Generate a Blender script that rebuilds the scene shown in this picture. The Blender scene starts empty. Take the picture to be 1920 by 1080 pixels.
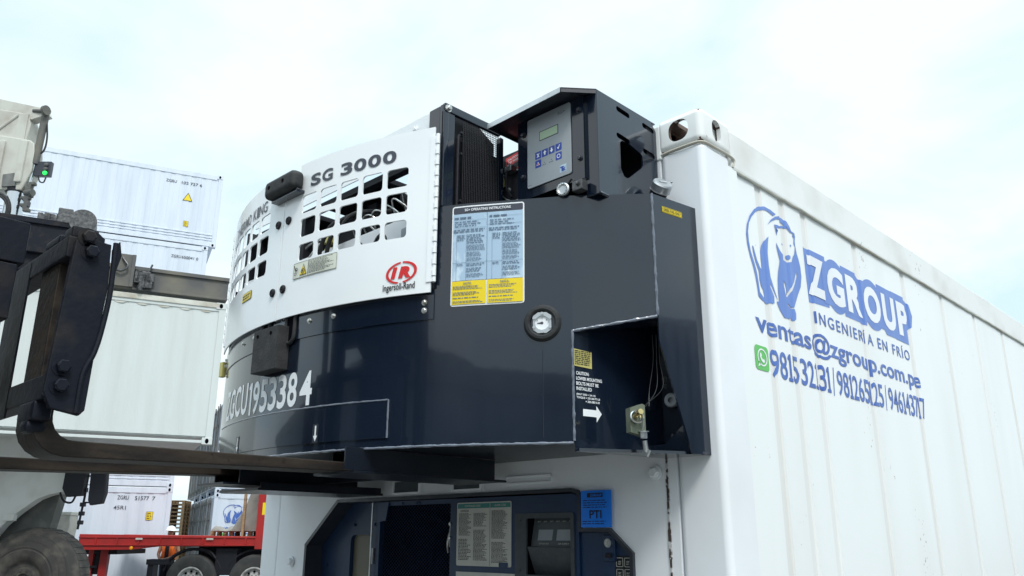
import bpy, bmesh, math, random
from mathutils import Vector, Matrix
random.seed(7)
rad = math.radians
scene = bpy.context.scene
C = scene.collection

# ------------------------------------------------------------------ camera
cam_d = bpy.data.cameras.new("camera"); cam = bpy.data.objects.new("camera", cam_d); C.objects.link(cam)
YAW, PITCH, ROLL = -0.772256, 0.294332, 0.00267
F = Vector((math.sin(YAW)*math.cos(PITCH), math.cos(YAW)*math.cos(PITCH), math.sin(PITCH)))
r0 = F.cross(Vector((0, 0, 1))).normalized(); u0 = r0.cross(F)
rr_ = r0*math.cos(ROLL)+u0*math.sin(ROLL); uu_ = -r0*math.sin(ROLL)+u0*math.cos(ROLL)
cam.matrix_world = Matrix(((rr_.x, uu_.x, -F.x, 1.18392), (rr_.y, uu_.y, -F.y, -2.05277), (rr_.z, uu_.z, -F.z, 1.60141), (0, 0, 0, 1)))
cam_d.sensor_width = 36; cam_d.lens = 1544.57/1920*36
cam_d.clip_start = 0.05; cam_d.clip_end = 3000
scene.camera = cam

# ------------------------------------------------------------------ sky, sun, exposure
SUN_EL, SUN_AZ = rad(52), rad(118)       # azimuth from +y towards +x: over the right shoulder
w = bpy.data.worlds.new("World"); scene.world = w; w.use_nodes = True
nt = w.node_tree; nt.nodes.clear(); N = nt.nodes.new; Lk = nt.links.new
out = N('ShaderNodeOutputWorld'); bg = N('ShaderNodeBackground'); bg.inputs[1].default_value = 1.0
sky = N('ShaderNodeTexSky'); sky.sky_type = 'NISHITA'; sky.sun_disc = False
sky.sun_elevation = SUN_EL; sky.sun_rotation = SUN_AZ; sky.air_density = 1.2; sky.dust_density = 3
sk = N('ShaderNodeMix'); sk.data_type = 'RGBA'; sk.blend_type = 'MULTIPLY'; sk.inputs[0].default_value = 1
sk.inputs[7].default_value = (0.10, 0.10, 0.10, 1); Lk(sky.outputs[0], sk.inputs[6])
tc = N('ShaderNodeTexCoord'); sep = N('ShaderNodeSeparateXYZ'); Lk(tc.outputs['Generated'], sep.inputs[0])
addz = N('ShaderNodeMath'); addz.operation = 'ADD'; addz.inputs[1].default_value = 0.35; Lk(sep.outputs[2], addz.inputs[0])
dv = N('ShaderNodeVectorMath'); dv.operation = 'DIVIDE'; cmb = N('ShaderNodeCombineXYZ')
for i in range(3): Lk(addz.outputs[0], cmb.inputs[i])
Lk(tc.outputs['Generated'], dv.inputs[0]); Lk(cmb.outputs[0], dv.inputs[1])
nz = N('ShaderNodeTexNoise'); nz.inputs['Scale'].default_value = 1.9; nz.inputs['Detail'].default_value = 5; nz.inputs['Roughness'].default_value = .55
nz.inputs['Distortion'].default_value = .4
Lk(dv.outputs[0], nz.inputs['Vector'])
cr = N('ShaderNodeValToRGB'); cr.color_ramp.elements[0].position = .40; cr.color_ramp.elements[0].color = (0.64, 0.825, 0.93, 1)
cr.color_ramp.elements[1].position = .60; cr.color_ramp.elements[1].color = (0.86, 0.94, 0.96, 1); Lk(nz.outputs[0], cr.inputs[0])
cr_m = N('ShaderNodeMix'); cr_m.data_type = 'RGBA'; cr_m.inputs[0].default_value = .93
Lk(sk.outputs[2], cr_m.inputs[6]); Lk(cr.outputs[0], cr_m.inputs[7])
# an overcast sky is brighter overhead than near the horizon
mr = N('ShaderNodeMapRange'); mr.inputs[1].default_value = .6; mr.inputs[2].default_value = 1; mr.inputs[3].default_value = 1.0; mr.inputs[4].default_value = 3.1
Lk(sep.outputs[2], mr.inputs[0])
fin = N('ShaderNodeVectorMath'); fin.operation = 'SCALE'; Lk(cr_m.outputs[2], fin.inputs[0]); Lk(mr.outputs[0], fin.inputs[3])
Lk(fin.outputs[0], bg.inputs[0]); Lk(bg.outputs[0], out.inputs[0])
sd = bpy.data.lights.new("sun", 'SUN'); sd.energy = 1.9; sd.angle = rad(14); sd.color = (1, .965, .92)
so = bpy.data.objects.new("sun", sd); C.objects.link(so)
sdir = Vector((math.sin(SUN_AZ)*math.cos(SUN_EL), math.cos(SUN_AZ)*math.cos(SUN_EL), math.sin(SUN_EL)))
so.rotation_euler = (-sdir).to_track_quat('-Z', 'Y').to_euler(); so.location = (0, 0, 30)
vs = scene.view_settings; vs.view_transform = 'Standard'; vs.look = 'None'; vs.exposure = 0.28; vs.gamma = 1
vs.use_curve_mapping = False
scene.cycles.max_bounces = 8

# ------------------------------------------------------------------ materials
def material(name, col, rough=.5, metal=0., coat=0., col2=None, nscale=6., stretch=(1, 1, 1), mixlo=.45, mixhi=.7,
             bump=0., bscale=40., bstretch=(1, 1, 1), specks=None, rvar=0., spec=.5, emit=None):
    m = bpy.data.materials.new(name); m.use_nodes = True; nt = m.node_tree; b = nt.nodes['Principled BSDF']
    N = nt.nodes.new; L = nt.links.new
    b.inputs['Base Color'].default_value = (*col, 1); b.inputs['Roughness'].default_value = rough
    b.inputs['Metallic'].default_value = metal; b.inputs['Coat Weight'].default_value = coat; b.inputs['Coat Roughness'].default_value = .04
    b.inputs['Specular IOR Level'].default_value = spec
    if emit: b.inputs['Emission Color'].default_value = (*emit[0], 1); b.inputs['Emission Strength'].default_value = emit[1]
    tc = N('ShaderNodeTexCoord')
    def noise(scale, st, det=4):
        mp = N('ShaderNodeMapping'); mp.inputs['Scale'].default_value = st; L(tc.outputs['Object'], mp.inputs[0])
        n = N('ShaderNodeTexNoise'); n.inputs['Scale'].default_value = scale; n.inputs['Detail'].default_value = det
        L(mp.outputs[0], n.inputs['Vector']); return n
    last = None
    if col2:
        n = noise(nscale, stretch); r = N('ShaderNodeMapRange'); r.inputs[1].default_value = mixlo; r.inputs[2].default_value = mixhi
        L(n.outputs[0], r.inputs[0]); mx = N('ShaderNodeMix'); mx.data_type = 'RGBA'
        mx.inputs[6].default_value = (*col, 1); mx.inputs[7].default_value = (*col2, 1); L(r.outputs[0], mx.inputs[0])
        last = mx.outputs[2]
        if rvar:
            r2 = N('ShaderNodeMapRange'); r2.inputs[3].default_value = rough; r2.inputs[4].default_value = min(1, rough+rvar)
            L(r.outputs[0], r2.inputs[0]); L(r2.outputs[0], b.inputs['Roughness'])
    if specks:
        sc, scol, thr = specks
        n = noise(sc, (1, 1, .7), 2); n2 = noise(3.1, (1, 1, 1), 2)
        ad = N('ShaderNodeMath'); ad.operation = 'MULTIPLY'; L(n.outputs[0], ad.inputs[0]); L(n2.outputs[0], ad.inputs[1])
        r = N('ShaderNodeMapRange'); r.inputs[1].default_value = thr; r.inputs[2].default_value = thr+.02; L(ad.outputs[0], r.inputs[0])
        mx = N('ShaderNodeMix'); mx.data_type = 'RGBA'; L(r.outputs[0], mx.inputs[0])
        if last: L(last, mx.inputs[6])
        else: mx.inputs[6].default_value = (*col, 1)
        mx.inputs[7].default_value = (*scol, 1); last = mx.outputs[2]
    if last: L(last, b.inputs['Base Color'])
    if bump:
        n = noise(bscale, bstretch, 3); bp = N('ShaderNodeBump'); bp.inputs['Strength'].default_value = bump; bp.inputs['Distance'].default_value = .01
        L(n.outputs[0], bp.inputs['Height']); L(bp.outputs[0], b.inputs['Normal'])
        if coat: L(bp.outputs[0], b.inputs['Coat Normal'])
    return m
M = {}
M['cwhite'] = material('weathered_white_paint', (.82, .85, .85), .30, col2=(.74, .76, .75), nscale=1.6, stretch=(2, 2, .35), mixlo=.45, mixhi=.95, bump=.10, bscale=2.2, specks=(70, (.40, .36, .32), .452), rvar=.12)
M['groove'] = material('shade_toned_groove_paint', (.77, .78, .77), .4, col2=(.66, .65, .62), nscale=2, stretch=(2, 2, .3), mixlo=.4, mixhi=.8)  # darker tone makes up for the weak shading inside the grooves
M['cwhite2'] = material('dusty_white_rail_paint', (.78, .80, .79), .45, col2=(.60, .58, .54), nscale=2.2, stretch=(1.5, 1.5, 1.5), mixlo=.48, mixhi=.85, bump=.08, bscale=9, specks=(60, (.30, .24, .20), .43), rvar=.2)
M['cfront'] = material('clean_white_front_paint', (.80, .83, .86), .32, col2=(.74, .76, .78), nscale=2, bump=.05, bscale=3)
M['wdoor'] = material('glossy_white_door_paint', (.84, .87, .88), .22, coat=.3, col2=(.80, .83, .85), nscale=3, bump=.03, bscale=4)
M['dark'] = material('dark_slate_gloss_paint', (.005, .010, .021), .13, coat=.65, col2=(.008, .014, .028), nscale=3.5, stretch=(1, 1, .5), mixlo=.4, mixhi=.75, bump=.035, bscale=5, spec=.45, rvar=.14)
M['dark2'] = material('dark_slate_satin_paint', (.016, .020, .030), .38, coat=.25, col2=(.026, .031, .043), nscale=9, bump=.06, bscale=30)
M['under'] = material('dark_navy_underside_paint', (.006, .009, .016), .35, coat=.15, col2=(.010, .013, .02), nscale=9, bump=.06, bscale=30, spec=.3)
M['black'] = material('black_painted_steel', (.010, .011, .016), .55, bump=.06, bscale=30, spec=.3)
M['void'] = material('recess_shade_black', (.003, .003, .006), .9, spec=.05)  # near-black colour standing in for the shade in holes and recesses
M['weld'] = material('sky_glint_weld_bead', (.13, .15, .19), .3, coat=.7, bump=.3, bscale=60)  # lighter than the tank paint: sky glint on the beads put into the colour
M['rubber'] = material('black_rubber', (.017, .018, .02), .75, col2=(.035, .035, .035), nscale=25, bump=.2, bscale=120)
M['zinc'] = material('zinc_plated_steel', (.62, .62, .60), .28, metal=1, col2=(.4, .38, .34), nscale=40)
M['alu'] = material('dull_aluminium', (.55, .57, .58), .42, metal=1, col2=(.42, .43, .44), nscale=20)
M['brass'] = material('brass_fitting', (.50, .42, .20), .35, metal=1)
M['ctrl'] = material('grey_controller_face', (.30, .33, .36), .38, col2=(.33, .36, .38), nscale=5)
M['lcd'] = material('green_liquid_crystal', (.36, .50, .33), .3)
M['btn'] = material('blue_key_print', (.012, .045, .33), .35)
M['red'] = material('red_print', (.62, .02, .02), .4)
M['yellow'] = material('yellow_sticker', (.80, .60, .01), .4)
M['yellow2'] = material('pale_yellow_sticker', (.52, .47, .16), .45)
M['whitep'] = material('white_print', (.80, .83, .85), .35)
M['greyp'] = material('dark_grey_print', (.045, .05, .07), .4)
M['blackp'] = material('black_print', (.010, .010, .012), .45)
M['stk'] = material('pale_blue_sticker_field', (.36, .50, .64), .28, coat=.6, col2=(.55, .68, .78), nscale=14, stretch=(1, 1, .5), mixlo=.6, mixhi=.66)
M['cream'] = material('cream_sticker', (.70, .72, .62), .45)
M['lineb'] = material('faint_print_lines', (.10, .15, .22), .5)
M['logo'] = material('blue_vinyl_emblem', (.115, .215, .56), .38, col2=(.15, .26, .60), nscale=4, stretch=(3, 3, .4))
M['logod'] = material('deep_blue_vinyl_letters', (.055, .125, .42), .38, col2=(.10, .19, .50), nscale=4, stretch=(3, 3, .4))
M['green'] = material('green_icon_vinyl', (.12, .50, .12), .4)
M['blue'] = material('navy_unit_paint', (.004, .026, .080), .45, coat=.1, col2=(.005, .020, .058), nscale=6, bump=.06, bscale=40)
M['tag'] = material('bright_blue_tag', (.004, .19, .80), .4)
M['olive'] = material('olive_sight_panel', (.16, .15, .11), .5)
M['label'] = material('off_white_label', (.52, .52, .47), .45, col2=(.45, .45, .41), nscale=10)
M['teal'] = material('teal_header', (.03, .20, .18), .4)
M['rust'] = material('rusty_brown_casting_interior', (.10, .06, .045), .85, col2=(.22, .17, .15), nscale=25)
M['seal'] = material('cracked_brown_sealant', (.05, .035, .03), .8, col2=(.5, .5, .5), nscale=60, mixlo=.5, mixhi=.55)
M['steel'] = material('worn_dark_steel', (.009, .011, .018), .5, spec=.14, col2=(.035, .030, .026), nscale=9, stretch=(1, 1, 1), mixlo=.5, mixhi=.85, bump=.15, bscale=45, rvar=.15)
M['fork'] = material('worn_brown_fork_steel', (.016, .013, .012), .55, spec=.2, col2=(.050, .037, .026), nscale=14, stretch=(1, .25, 2), mixlo=.4, mixhi=.8, bump=.2, bscale=60, rvar=.2, specks=(50, (.02, .015, .012), .40))
M['beam'] = material('weathered_grey_beam', (.085, .085, .085), .65, col2=(.17, .16, .12), nscale=1.6, mixlo=.42, mixhi=.7, bump=.2, bscale=15)
M['boom'] = material('dirty_cream_boom_paint', (.50, .50, .45), .55, col2=(.28, .24, .19), nscale=1.8, mixlo=.45, mixhi=.8, bump=.1, bscale=8)
M['fender'] = material('dusty_pale_fender_paint', (.66, .67, .65), .5, col2=(.52, .51, .48), nscale=2.5, mixlo=.45, mixhi=.8)
M['dusty'] = material('dusty_grey_underbody', (.12, .125, .12), .8, col2=(.2, .2, .19), nscale=4)
M['tyre'] = material('dusty_tyre_rubber', (.035, .034, .032), .85, col2=(.11, .10, .085), nscale=5, stretch=(1, 1, 1), mixlo=.45, mixhi=.8, bump=.3, bscale=30)
M['tyre2'] = material('black_tyre_rubber', (.028, .028, .028), .8, col2=(.05, .05, .048), nscale=4)
M['rim'] = material('painted_steel_rim', (.42, .42, .41), .5, col2=(.2, .19, .18), nscale=10)
M['trailer'] = material('red_trailer_paint', (.38, .022, .02), .42, col2=(.26, .02, .02), nscale=2.5, mixlo=.4, mixhi=.8)
M['orange'] = material('orange_vest_cloth', (.80, .16, .02), .8)
M['skin'] = material('tanned_skin', (.30, .16, .10), .6)
M['navyc'] = material('dark_navy_cloth', (.02, .022, .035), .9)
M['tarp'] = material('grey_tarpaulin', (.26, .245, .22), .8, col2=(.17, .16, .145), nscale=3, bump=.6, bscale=9)
M['wood'] = material('raw_pallet_wood', (.36, .24, .13), .75, col2=(.22, .14, .08), nscale=8, stretch=(1, 1, 6))
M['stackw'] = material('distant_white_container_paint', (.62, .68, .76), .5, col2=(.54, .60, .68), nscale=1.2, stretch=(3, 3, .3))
M['heldw'] = material('dull_white_container_paint', (.58, .62, .61), .55, col2=(.52, .55, .53), nscale=1.1, stretch=(4, 4, .3), mixlo=.4, mixhi=.8)
M['stain'] = material('stained_cream_rail_paint', (.58, .58, .52), .6, col2=(.33, .29, .22), nscale=3, mixlo=.45, mixhi=.75)
M['greyend'] = material('grey_container_paint', (.25, .29, .33), .55, col2=(.16, .18, .21), nscale=1.5, stretch=(3, 3, .4))
M['concrete'] = material('pale_concrete', (.56, .54, .48), .85, col2=(.32, .31, .28), nscale=2.2, bump=.2, bscale=30, specks=(30, (.12, .1, .08), .40))
M['ground'] = material('dusty_concrete_yard', (.17, .165, .155), .9, col2=(.12, .118, .11), nscale=.4, bump=.15, bscale=12)
M['mirror'] = material('mirror_glass', (.20, .25, .26), .08, coat=.8)  # plain coated grey in place of what the glass would mirror
M['lampgreen'] = material('lit_green_lamp', (.02, .5, .06), .4, emit=((.02, .9, .12), 1.2))
M['amber'] = material('amber_reflector', (.8, .32, .01), .4)
M['chrome'] = material('chromed_cylinder', (.62, .64, .66), .16, metal=1)
M['engine'] = material('grimy_engine_metal', (.06, .062, .066), .45, metal=.6, col2=(.16, .16, .16), nscale=22, mixlo=.4, mixhi=.75, bump=.3, bscale=50)
M['panelgrey'] = material('grey_plastic_surround', (.045, .055, .065), .6, col2=(.06, .07, .08), nscale=60)
M['mid'] = material('grey_display_window', (.085, .10, .11), .2, coat=.5)

# ------------------------------------------------------------------ mesh helpers
ROOTS = {}
def thing(name, label, cat, loc=(0, 0, 0), rotz=0, group=None, local=True):
    o = bpy.data.objects.new(name, None); C.objects.link(o); o.empty_display_size = .2
    o.location = loc; o.rotation_euler = (0, 0, rotz); o['label'] = label; o['category'] = cat
    if group: o['group'] = group
    ROOTS[o.name] = None if local else Matrix.Translation(Vector(loc)).inverted()
    return o
def obj(name, bm, mats, parent=None, label=None, smooth=None, cat=None, group=None, kind=None):
    if not isinstance(mats, (list, tuple)): mats = [mats]
    me = bpy.data.meshes.new(name)
    if isinstance(bm, bpy.types.Mesh): me = bm
    else:
        bmesh.ops.recalc_face_normals(bm, faces=bm.faces[:]) if smooth != 'keep' else None
        bm.to_mesh(me); bm.free()
    for m in mats: me.materials.append(m)
    if smooth != 0 and smooth != 'keep':
        me.shade_smooth(); me.set_sharp_from_angle(angle=rad(smooth or 32))
    o = bpy.data.objects.new(name, me); C.objects.link(o)
    if smooth != 0 and smooth != 'keep':
        wn = o.modifiers.new('wn', 'WEIGHTED_NORMAL'); wn.keep_sharp = True; wn.weight = 80
    if parent:
        o.parent = parent
        inv = ROOTS.get(parent.name)
        if inv is not None: o.matrix_parent_inverse = inv
    if label: o['label'] = label
    if cat: o['category'] = cat
    if group: o['group'] = group
    if kind: o['kind'] = kind
    return o
def B(): return bmesh.new()
def join(bm, src, mi=0):
    off = [bm.verts.new(v.co) for v in src.verts]; src.verts.index_update()
    for f in src.faces:
        try: nf = bm.faces.new([off[v.index] for v in f.verts]); nf.material_index = mi if mi is not None else f.material_index
        except ValueError: pass
    src.free()
def box(bm, x0, x1, y0, y1, z0, z1, bev=0, mi=0, T=None, seg=2):
    t = B(); bmesh.ops.create_cube(t, size=1)
    for v in t.verts: v.co = Vector(((x0+x1)/2+v.co.x*(x1-x0), (y0+y1)/2+v.co.y*(y1-y0), (z0+z1)/2+v.co.z*(z1-z0)))
    if bev: bmesh.ops.bevel(t, geom=t.edges[:], offset=bev, segments=seg, affect='EDGES', profile=.5)
    if T: t.transform(T)
    join(bm, t, mi)
def basis(d):
    d = Vector(d).normalized(); a = Vector((0, 0, 1)) if abs(d.z) < .9 else Vector((1, 0, 0))
    x = d.cross(a).normalized(); return x, x.cross(d).normalized()*-1, d
def cyl(bm, p0, p1, r, r2=None, seg=16, mi=0, caps=True, phase=0):
    p0, p1 = Vector(p0), Vector(p1); r2 = r if r2 is None else r2
    x, y, d = basis(p1-p0)
    A = [bm.verts.new(p0+(x*math.cos(a)+y*math.sin(a))*r) for a in [phase+2*math.pi*i/seg for i in range(seg)]]
    E = [bm.verts.new(p1+(x*math.cos(a)+y*math.sin(a))*r2) for a in [phase+2*math.pi*i/seg for i in range(seg)]]
    for i in range(seg): bm.faces.new((A[i], A[(i+1) % seg], E[(i+1) % seg], E[i])).material_index = mi
    if caps: bm.faces.new(A[::-1]).material_index = mi; bm.faces.new(E).material_index = mi
def lathe(bm, c, axis, prof, seg=24, mi=0, close=False):
    c = Vector(c); x, y, d = basis(axis); rings = []
    for h, r in prof: rings.append([bm.verts.new(c+d*h+(x*math.cos(2*math.pi*i/seg)+y*math.sin(2*math.pi*i/seg))*max(r, 1e-4)) for i in range(seg)])
    for a, b in zip(rings, rings[1:]):
        for i in range(seg): bm.faces.new((a[i], a[(i+1) % seg], b[(i+1) % seg], b[i])).material_index = mi
def tube(bm, pts, r, seg=8, mi=0):
    pts = [Vector(p) for p in pts]; rings = []; px = None
    for i, p in enumerate(pts):
        d = (pts[min(i+1, len(pts)-1)]-pts[max(i-1, 0)]).normalized()
        if px is None: x, y, _ = basis(d)
        else: x = (px-d*px.dot(d)).normalized(); y = d.cross(x)
        px = x
        rings.append([bm.verts.new(p+(x*math.cos(2*math.pi*k/seg)+y*math.sin(2*math.pi*k/seg))*r) for k in range(seg)])
    for a, b in zip(rings, rings[1:]):
        for k in range(seg): bm.faces.new((a[k], a[(k+1) % seg], b[(k+1) % seg], b[k])).material_index = mi
    bm.faces.new(rings[0][::-1]).material_index = mi; bm.faces.new(rings[-1]).material_index = mi
def smoothpts(P, n=6):
    P = [Vector(p) for p in P]; Q = [P[0]*2-P[1]]+P+[P[-1]*2-P[-2]]; out = []
    for i in range(1, len(Q)-2):
        for k in range(n):
            t = k/n; a, b, c, d = Q[i-1], Q[i], Q[i+1], Q[i+2]
            out.append(.5*((2*b)+(c-a)*t+(2*a-5*b+4*c-d)*t*t+(3*b-a-3*c+d)*t**3))
    return out+[P[-1]]
def bolt(bm, c, n, r, h=None, washer=True, mi=0):
    c = Vector(c); n = Vector(n).normalized(); h = h or r*1.1
    if washer: cyl(bm, c, c+n*r*.22, r*1.45, seg=18, mi=mi)
    cyl(bm, c+n*r*.2, c+n*(r*.2+h*.85), r, seg=6, mi=mi, phase=random.random()); cyl(bm, c+n*(r*.2+h*.85), c+n*(r*.2+h), r, r*.8, seg=6, mi=mi)
def rr(x0, y0, x1, y1, r, n=5):
    P = []
    for cx, cy, a0 in ((x1-r, y1-r, 0), (x0+r, y1-r, 90), (x0+r, y0+r, 180), (x1-r, y0+r, 270)):
        for i in range(n+1): a = rad(a0+90*i/n); P.append((cx+r*math.cos(a), cy+r*math.sin(a)))
    return P
def circ(cx, cy, r, n=24, ry=None, a0=0, a1=360):
    return [(cx+r*math.cos(rad(a0+(a1-a0)*i/n)), cy+(ry or r)*math.sin(rad(a0+(a1-a0)*i/n))) for i in range(n if a1-a0 == 360 else n+1)]
def curve2d(loops, thick=0, bevel=0):
    cu = bpy.data.curves.new('c', 'CURVE'); cu.dimensions = '2D'; cu.fill_mode = 'BOTH'; cu.extrude = thick/2
    if bevel: cu.bevel_depth = bevel; cu.bevel_resolution = 1; cu.offset = -bevel
    for lp in loops:
        s = cu.splines.new('POLY'); s.points.add(len(lp)-1); s.use_cyclic_u = True
        for i, p in enumerate(lp): s.points[i].co = (p[0], p[1], 0, 1)
    o = bpy.data.objects.new('c', cu); me = bpy.data.meshes.new_from_object(o)
    bm = B(); bm.from_mesh(me); bpy.data.objects.remove(o); bpy.data.meshes.remove(me); bpy.data.curves.remove(cu)
    return bm
def text2d(s, x0, x1, y0, y1, bold=0., thick=0, shear=0, space=1., exact=True):
    """flat text whose ink fills x0..x1, y0..y1 (y1-y0 = ink height)"""
    cu = bpy.data.curves.new('t', 'FONT'); cu.body = s; cu.offset = bold; cu.extrude = thick/2; cu.resolution_u = 4; cu.shear = shear; cu.space_character = space
    o = bpy.data.objects.new('t', cu); me = bpy.data.meshes.new_from_object(o)
    bm = B(); bm.from_mesh(me); bpy.data.objects.remove(o); bpy.data.meshes.remove(me); bpy.data.curves.remove(cu)
    if not bm.verts: return bm
    xs = [v.co.x for v in bm.verts]; ys = [v.co.y for v in bm.verts]
    a, b, c, d = min(xs), max(xs), min(ys), max(ys)
    for v in bm.verts:
        v.co.x = x0+(v.co.x-a)/(b-a)*(x1-x0); v.co.y = y0+(v.co.y-c)/(d-c)*(y1-y0)
    return bm
def cells(s, x0, x1, y0, y1, bold=.02, gap=.10, narrow='1I', thick=0, foot=False):
    """condensed lettering: every glyph stretched to its own cell"""
    ws = [(.62 if ch in narrow else (.5 if ch == ' ' else 1)) for ch in s]; k = (x1-x0)/(sum(ws)-gap); x = x0; bm = B()
    for ch, w_ in zip(s, ws):
        if ch == '1':
            X0, X1 = x, x+(w_-gap)*k; ww = X1-X0; hh = y1-y0; st = .34*k*.72; c = X0+ww*.60
            if foot: join(bm, curve2d([[(c-st/2, y0), (X0, y0), (X0, y0+hh*.13), (c-st/2, y0+hh*.13), (c-st/2, y1-hh*.22), (X0+ww*.08, y1-hh*.22), (X0+ww*.08, y1-hh*.12), (c-st/4, y1), (c+st/2, y1), (c+st/2, y0+hh*.13), (X1, y0+hh*.13), (X1, y0)]]))
            else: join(bm, curve2d([[(c-st/2, y0), (c-st/2, y1-hh*.20), (X0, y1-hh*.20), (X0, y1-hh*.12), (c-st/4, y1), (c+st/2, y1), (c+st/2, y0)]]))
        elif ch != ' ': join(bm, text2d(ch, x, x+(w_-gap)*k, y0, y1, bold, thick))
        x += w_*k
    return bm
def xform(bm, f, cuts=None, axis=0):
    """slice a flat shape at the given coordinates, then map (u,v,h) through f"""
    if cuts:
        nrm = Vector((1, 0, 0)) if axis == 0 else Vector((0, 1, 0))
        vs_ = [v.co[axis] for v in bm.verts]; lo, hi = min(vs_), max(vs_)
        for c in cuts:
            if lo < c < hi:
                bmesh.ops.bisect_plane(bm, geom=bm.verts[:]+bm.edges[:]+bm.faces[:], dist=1e-6, plane_co=nrm*c, plane_no=nrm)
    for v in bm.verts: v.co = Vector(f(v.co.x, v.co.y, v.co.z))
    return bm
def frame(O, U, V, N):
    O, U, V, N = map(Vector, (O, U, V, N)); return lambda u, v, h: O+U*u+V*v+N*h
def plate(loops, t, fr, cuts=None, bevel=0): return xform(curve2d(loops, t, bevel), fr, cuts)
def addto(bm, src, mi=0): join(bm, src, mi)
def rects(bm, R, h, mi=0):
    for x0, y0, x1, y1 in R:
        vs_ = [bm.verts.new((x, y, h)) for x, y in ((x0, y0), (x1, y0), (x1, y1), (x0, y1))]; bm.faces.new(vs_).material_index = mi
def fineprint(bm, x0, y0, x1, y1, rows, h, mi, fill=.5, ragged=.25, rng=random):
    """unreadable small print: rows broken into word-long strokes"""
    dy = (y1-y0)/rows
    for i in range(rows):
        y = y1-dy*(i+1); x = x0; end = x1-(x1-x0)*ragged*rng.random()
        while x < end:
            wd = min(rng.uniform(.6, 2.6)*dy, end-x)
            rects(bm, [(x, y+dy*.25, x+wd, y+dy*(.25+fill))], h, mi); x += wd+dy*.45
def boolean(bm, cutters):
    me = bpy.data.meshes.new('a'); bm.to_mesh(me); bm.free(); a = bpy.data.objects.new('a', me); C.objects.link(a); tmp = [a]
    for c in cutters:
        mc = bpy.data.meshes.new('b'); c.to_mesh(mc); c.free(); b = bpy.data.objects.new('b', mc); C.objects.link(b); tmp.append(b)
        md = a.modifiers.new('x', 'BOOLEAN'); md.operation = 'DIFFERENCE'; md.object = b; md.solver = 'EXACT'
    dg = bpy.context.evaluated_depsgraph_get(); m2 = bpy.data.meshes.new_from_object(a.evaluated_get(dg))
    out = B(); out.from_mesh(m2)
    for t in tmp: bpy.data.objects.remove(t)
    return out

# ================================================================== ground
bm = B(); n = 24; S = 900
g = [[bm.verts.new(((i/n-.5)*S-8, (j/n-.5)*S+8, 0)) for j in range(n+1)] for i in range(n+1)]
for i in range(n):
    for j in range(n): bm.faces.new((g[i][j], g[i+1][j], g[i+1][j+1], g[i][j+1]))
obj('ground', bm, M['ground'], kind='structure')

# ================================================================== the refrigerated container
CT = thing('refrigerated_container', 'large white refrigerated container in the foreground with blue bear emblem on its side', 'shipping container', (-1.219, 6.1, 0), local=False)
W, H, LEN = 2.438, 2.896, 12.19
GRV = [(.357, .034), (.520, .034), (.690, .034)] + [(1.138+.513*k, .038) for k in range(21)]
def gx(y):
    d = 0
    for c, wd in GRV:
        t = abs(y-c)
        if t < wd/2: d = -.005
        elif t < wd/2+.006: d = -.005*(1-(t-wd/2)/.006)
    return -.010+d
GC = []
for c, wd in GRV: GC += [c-wd/2-.006, c-wd/2, c+wd/2, c+wd/2+.006]
ys = sorted([.172]+GC+[LEN-.172])
bm = B(); zs = [.16, .7, 1.2, 1.7, 2.2, 2.745]
gr = [[bm.verts.new((gx(y), y, z)) for z in zs] for y in ys]
for i in range(len(ys)-1):
    for j in range(len(zs)-1):
        f = bm.faces.new((gr[i][j], gr[i+1][j], gr[i+1][j+1], gr[i][j+1]))
        if gx((ys[i]+ys[i+1])/2) < -.0108: f.material_index = 1
box(bm, -.05, -.02, .172, LEN-.172, .16, 2.745)
obj('side_panel', bm, [M['cwhite'], M['groove']], CT, smooth=12)
bm = B(); box(bm, -2.436, -2.40, .15, LEN-.15, .16, 2.745)
obj('side_panel', bm, M['cwhite'], CT, label='far side wall')
bm = B(); box(bm, -2.41, -.02, .1, LEN-.02, 2.80, 2.86); obj('roof', bm, M['cwhite'], CT)
bm = B(); box(bm, -2.43, -.01, .02, LEN-.02, .06, .155); obj('floor', bm, M['cwhite2'], CT)
bm = B()
box(bm, -.06, .0, .176, LEN-.178, 2.742, 2.876, .007); obj('top_rail', bm, M['cwhite2'], CT)
bm = B(); tube(bm, [(-.004+random.uniform(-.0015, .0015), .178+k*.06, 2.741+random.uniform(-.002, .002)) for k in range(200)], .0045, 6)
obj('rail_weld_seam', bm, M['stain'], CT)
bm = B(); box(bm, -2.438, -2.378, .178, LEN-.178, 2.742, 2.876, .007); obj('top_rail', bm, M['cwhite2'], CT)
bm = B(); box(bm, -.06, 0, .178, LEN-.178, .05, .22, .006); obj('bottom_rail', bm, M['cwhite2'], CT)
for x0 in (-.157, -2.438):
    bm = B(); box(bm, x0, x0+.157, .0, .168, .16, 2.779, .022, seg=4); obj('corner_post', bm, M['cfront'] , CT)
    bm = B(); box(bm, x0, x0+.157, LEN-.168, LEN, .16, 2.779, .022); obj('corner_post', bm, M['cwhite'], CT)
bm = B(); box(bm, -.006, -.0005, .140, .205, .16, 2.742, .001); obj('post_flange', bm, M['cwhite'], CT)
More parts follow.
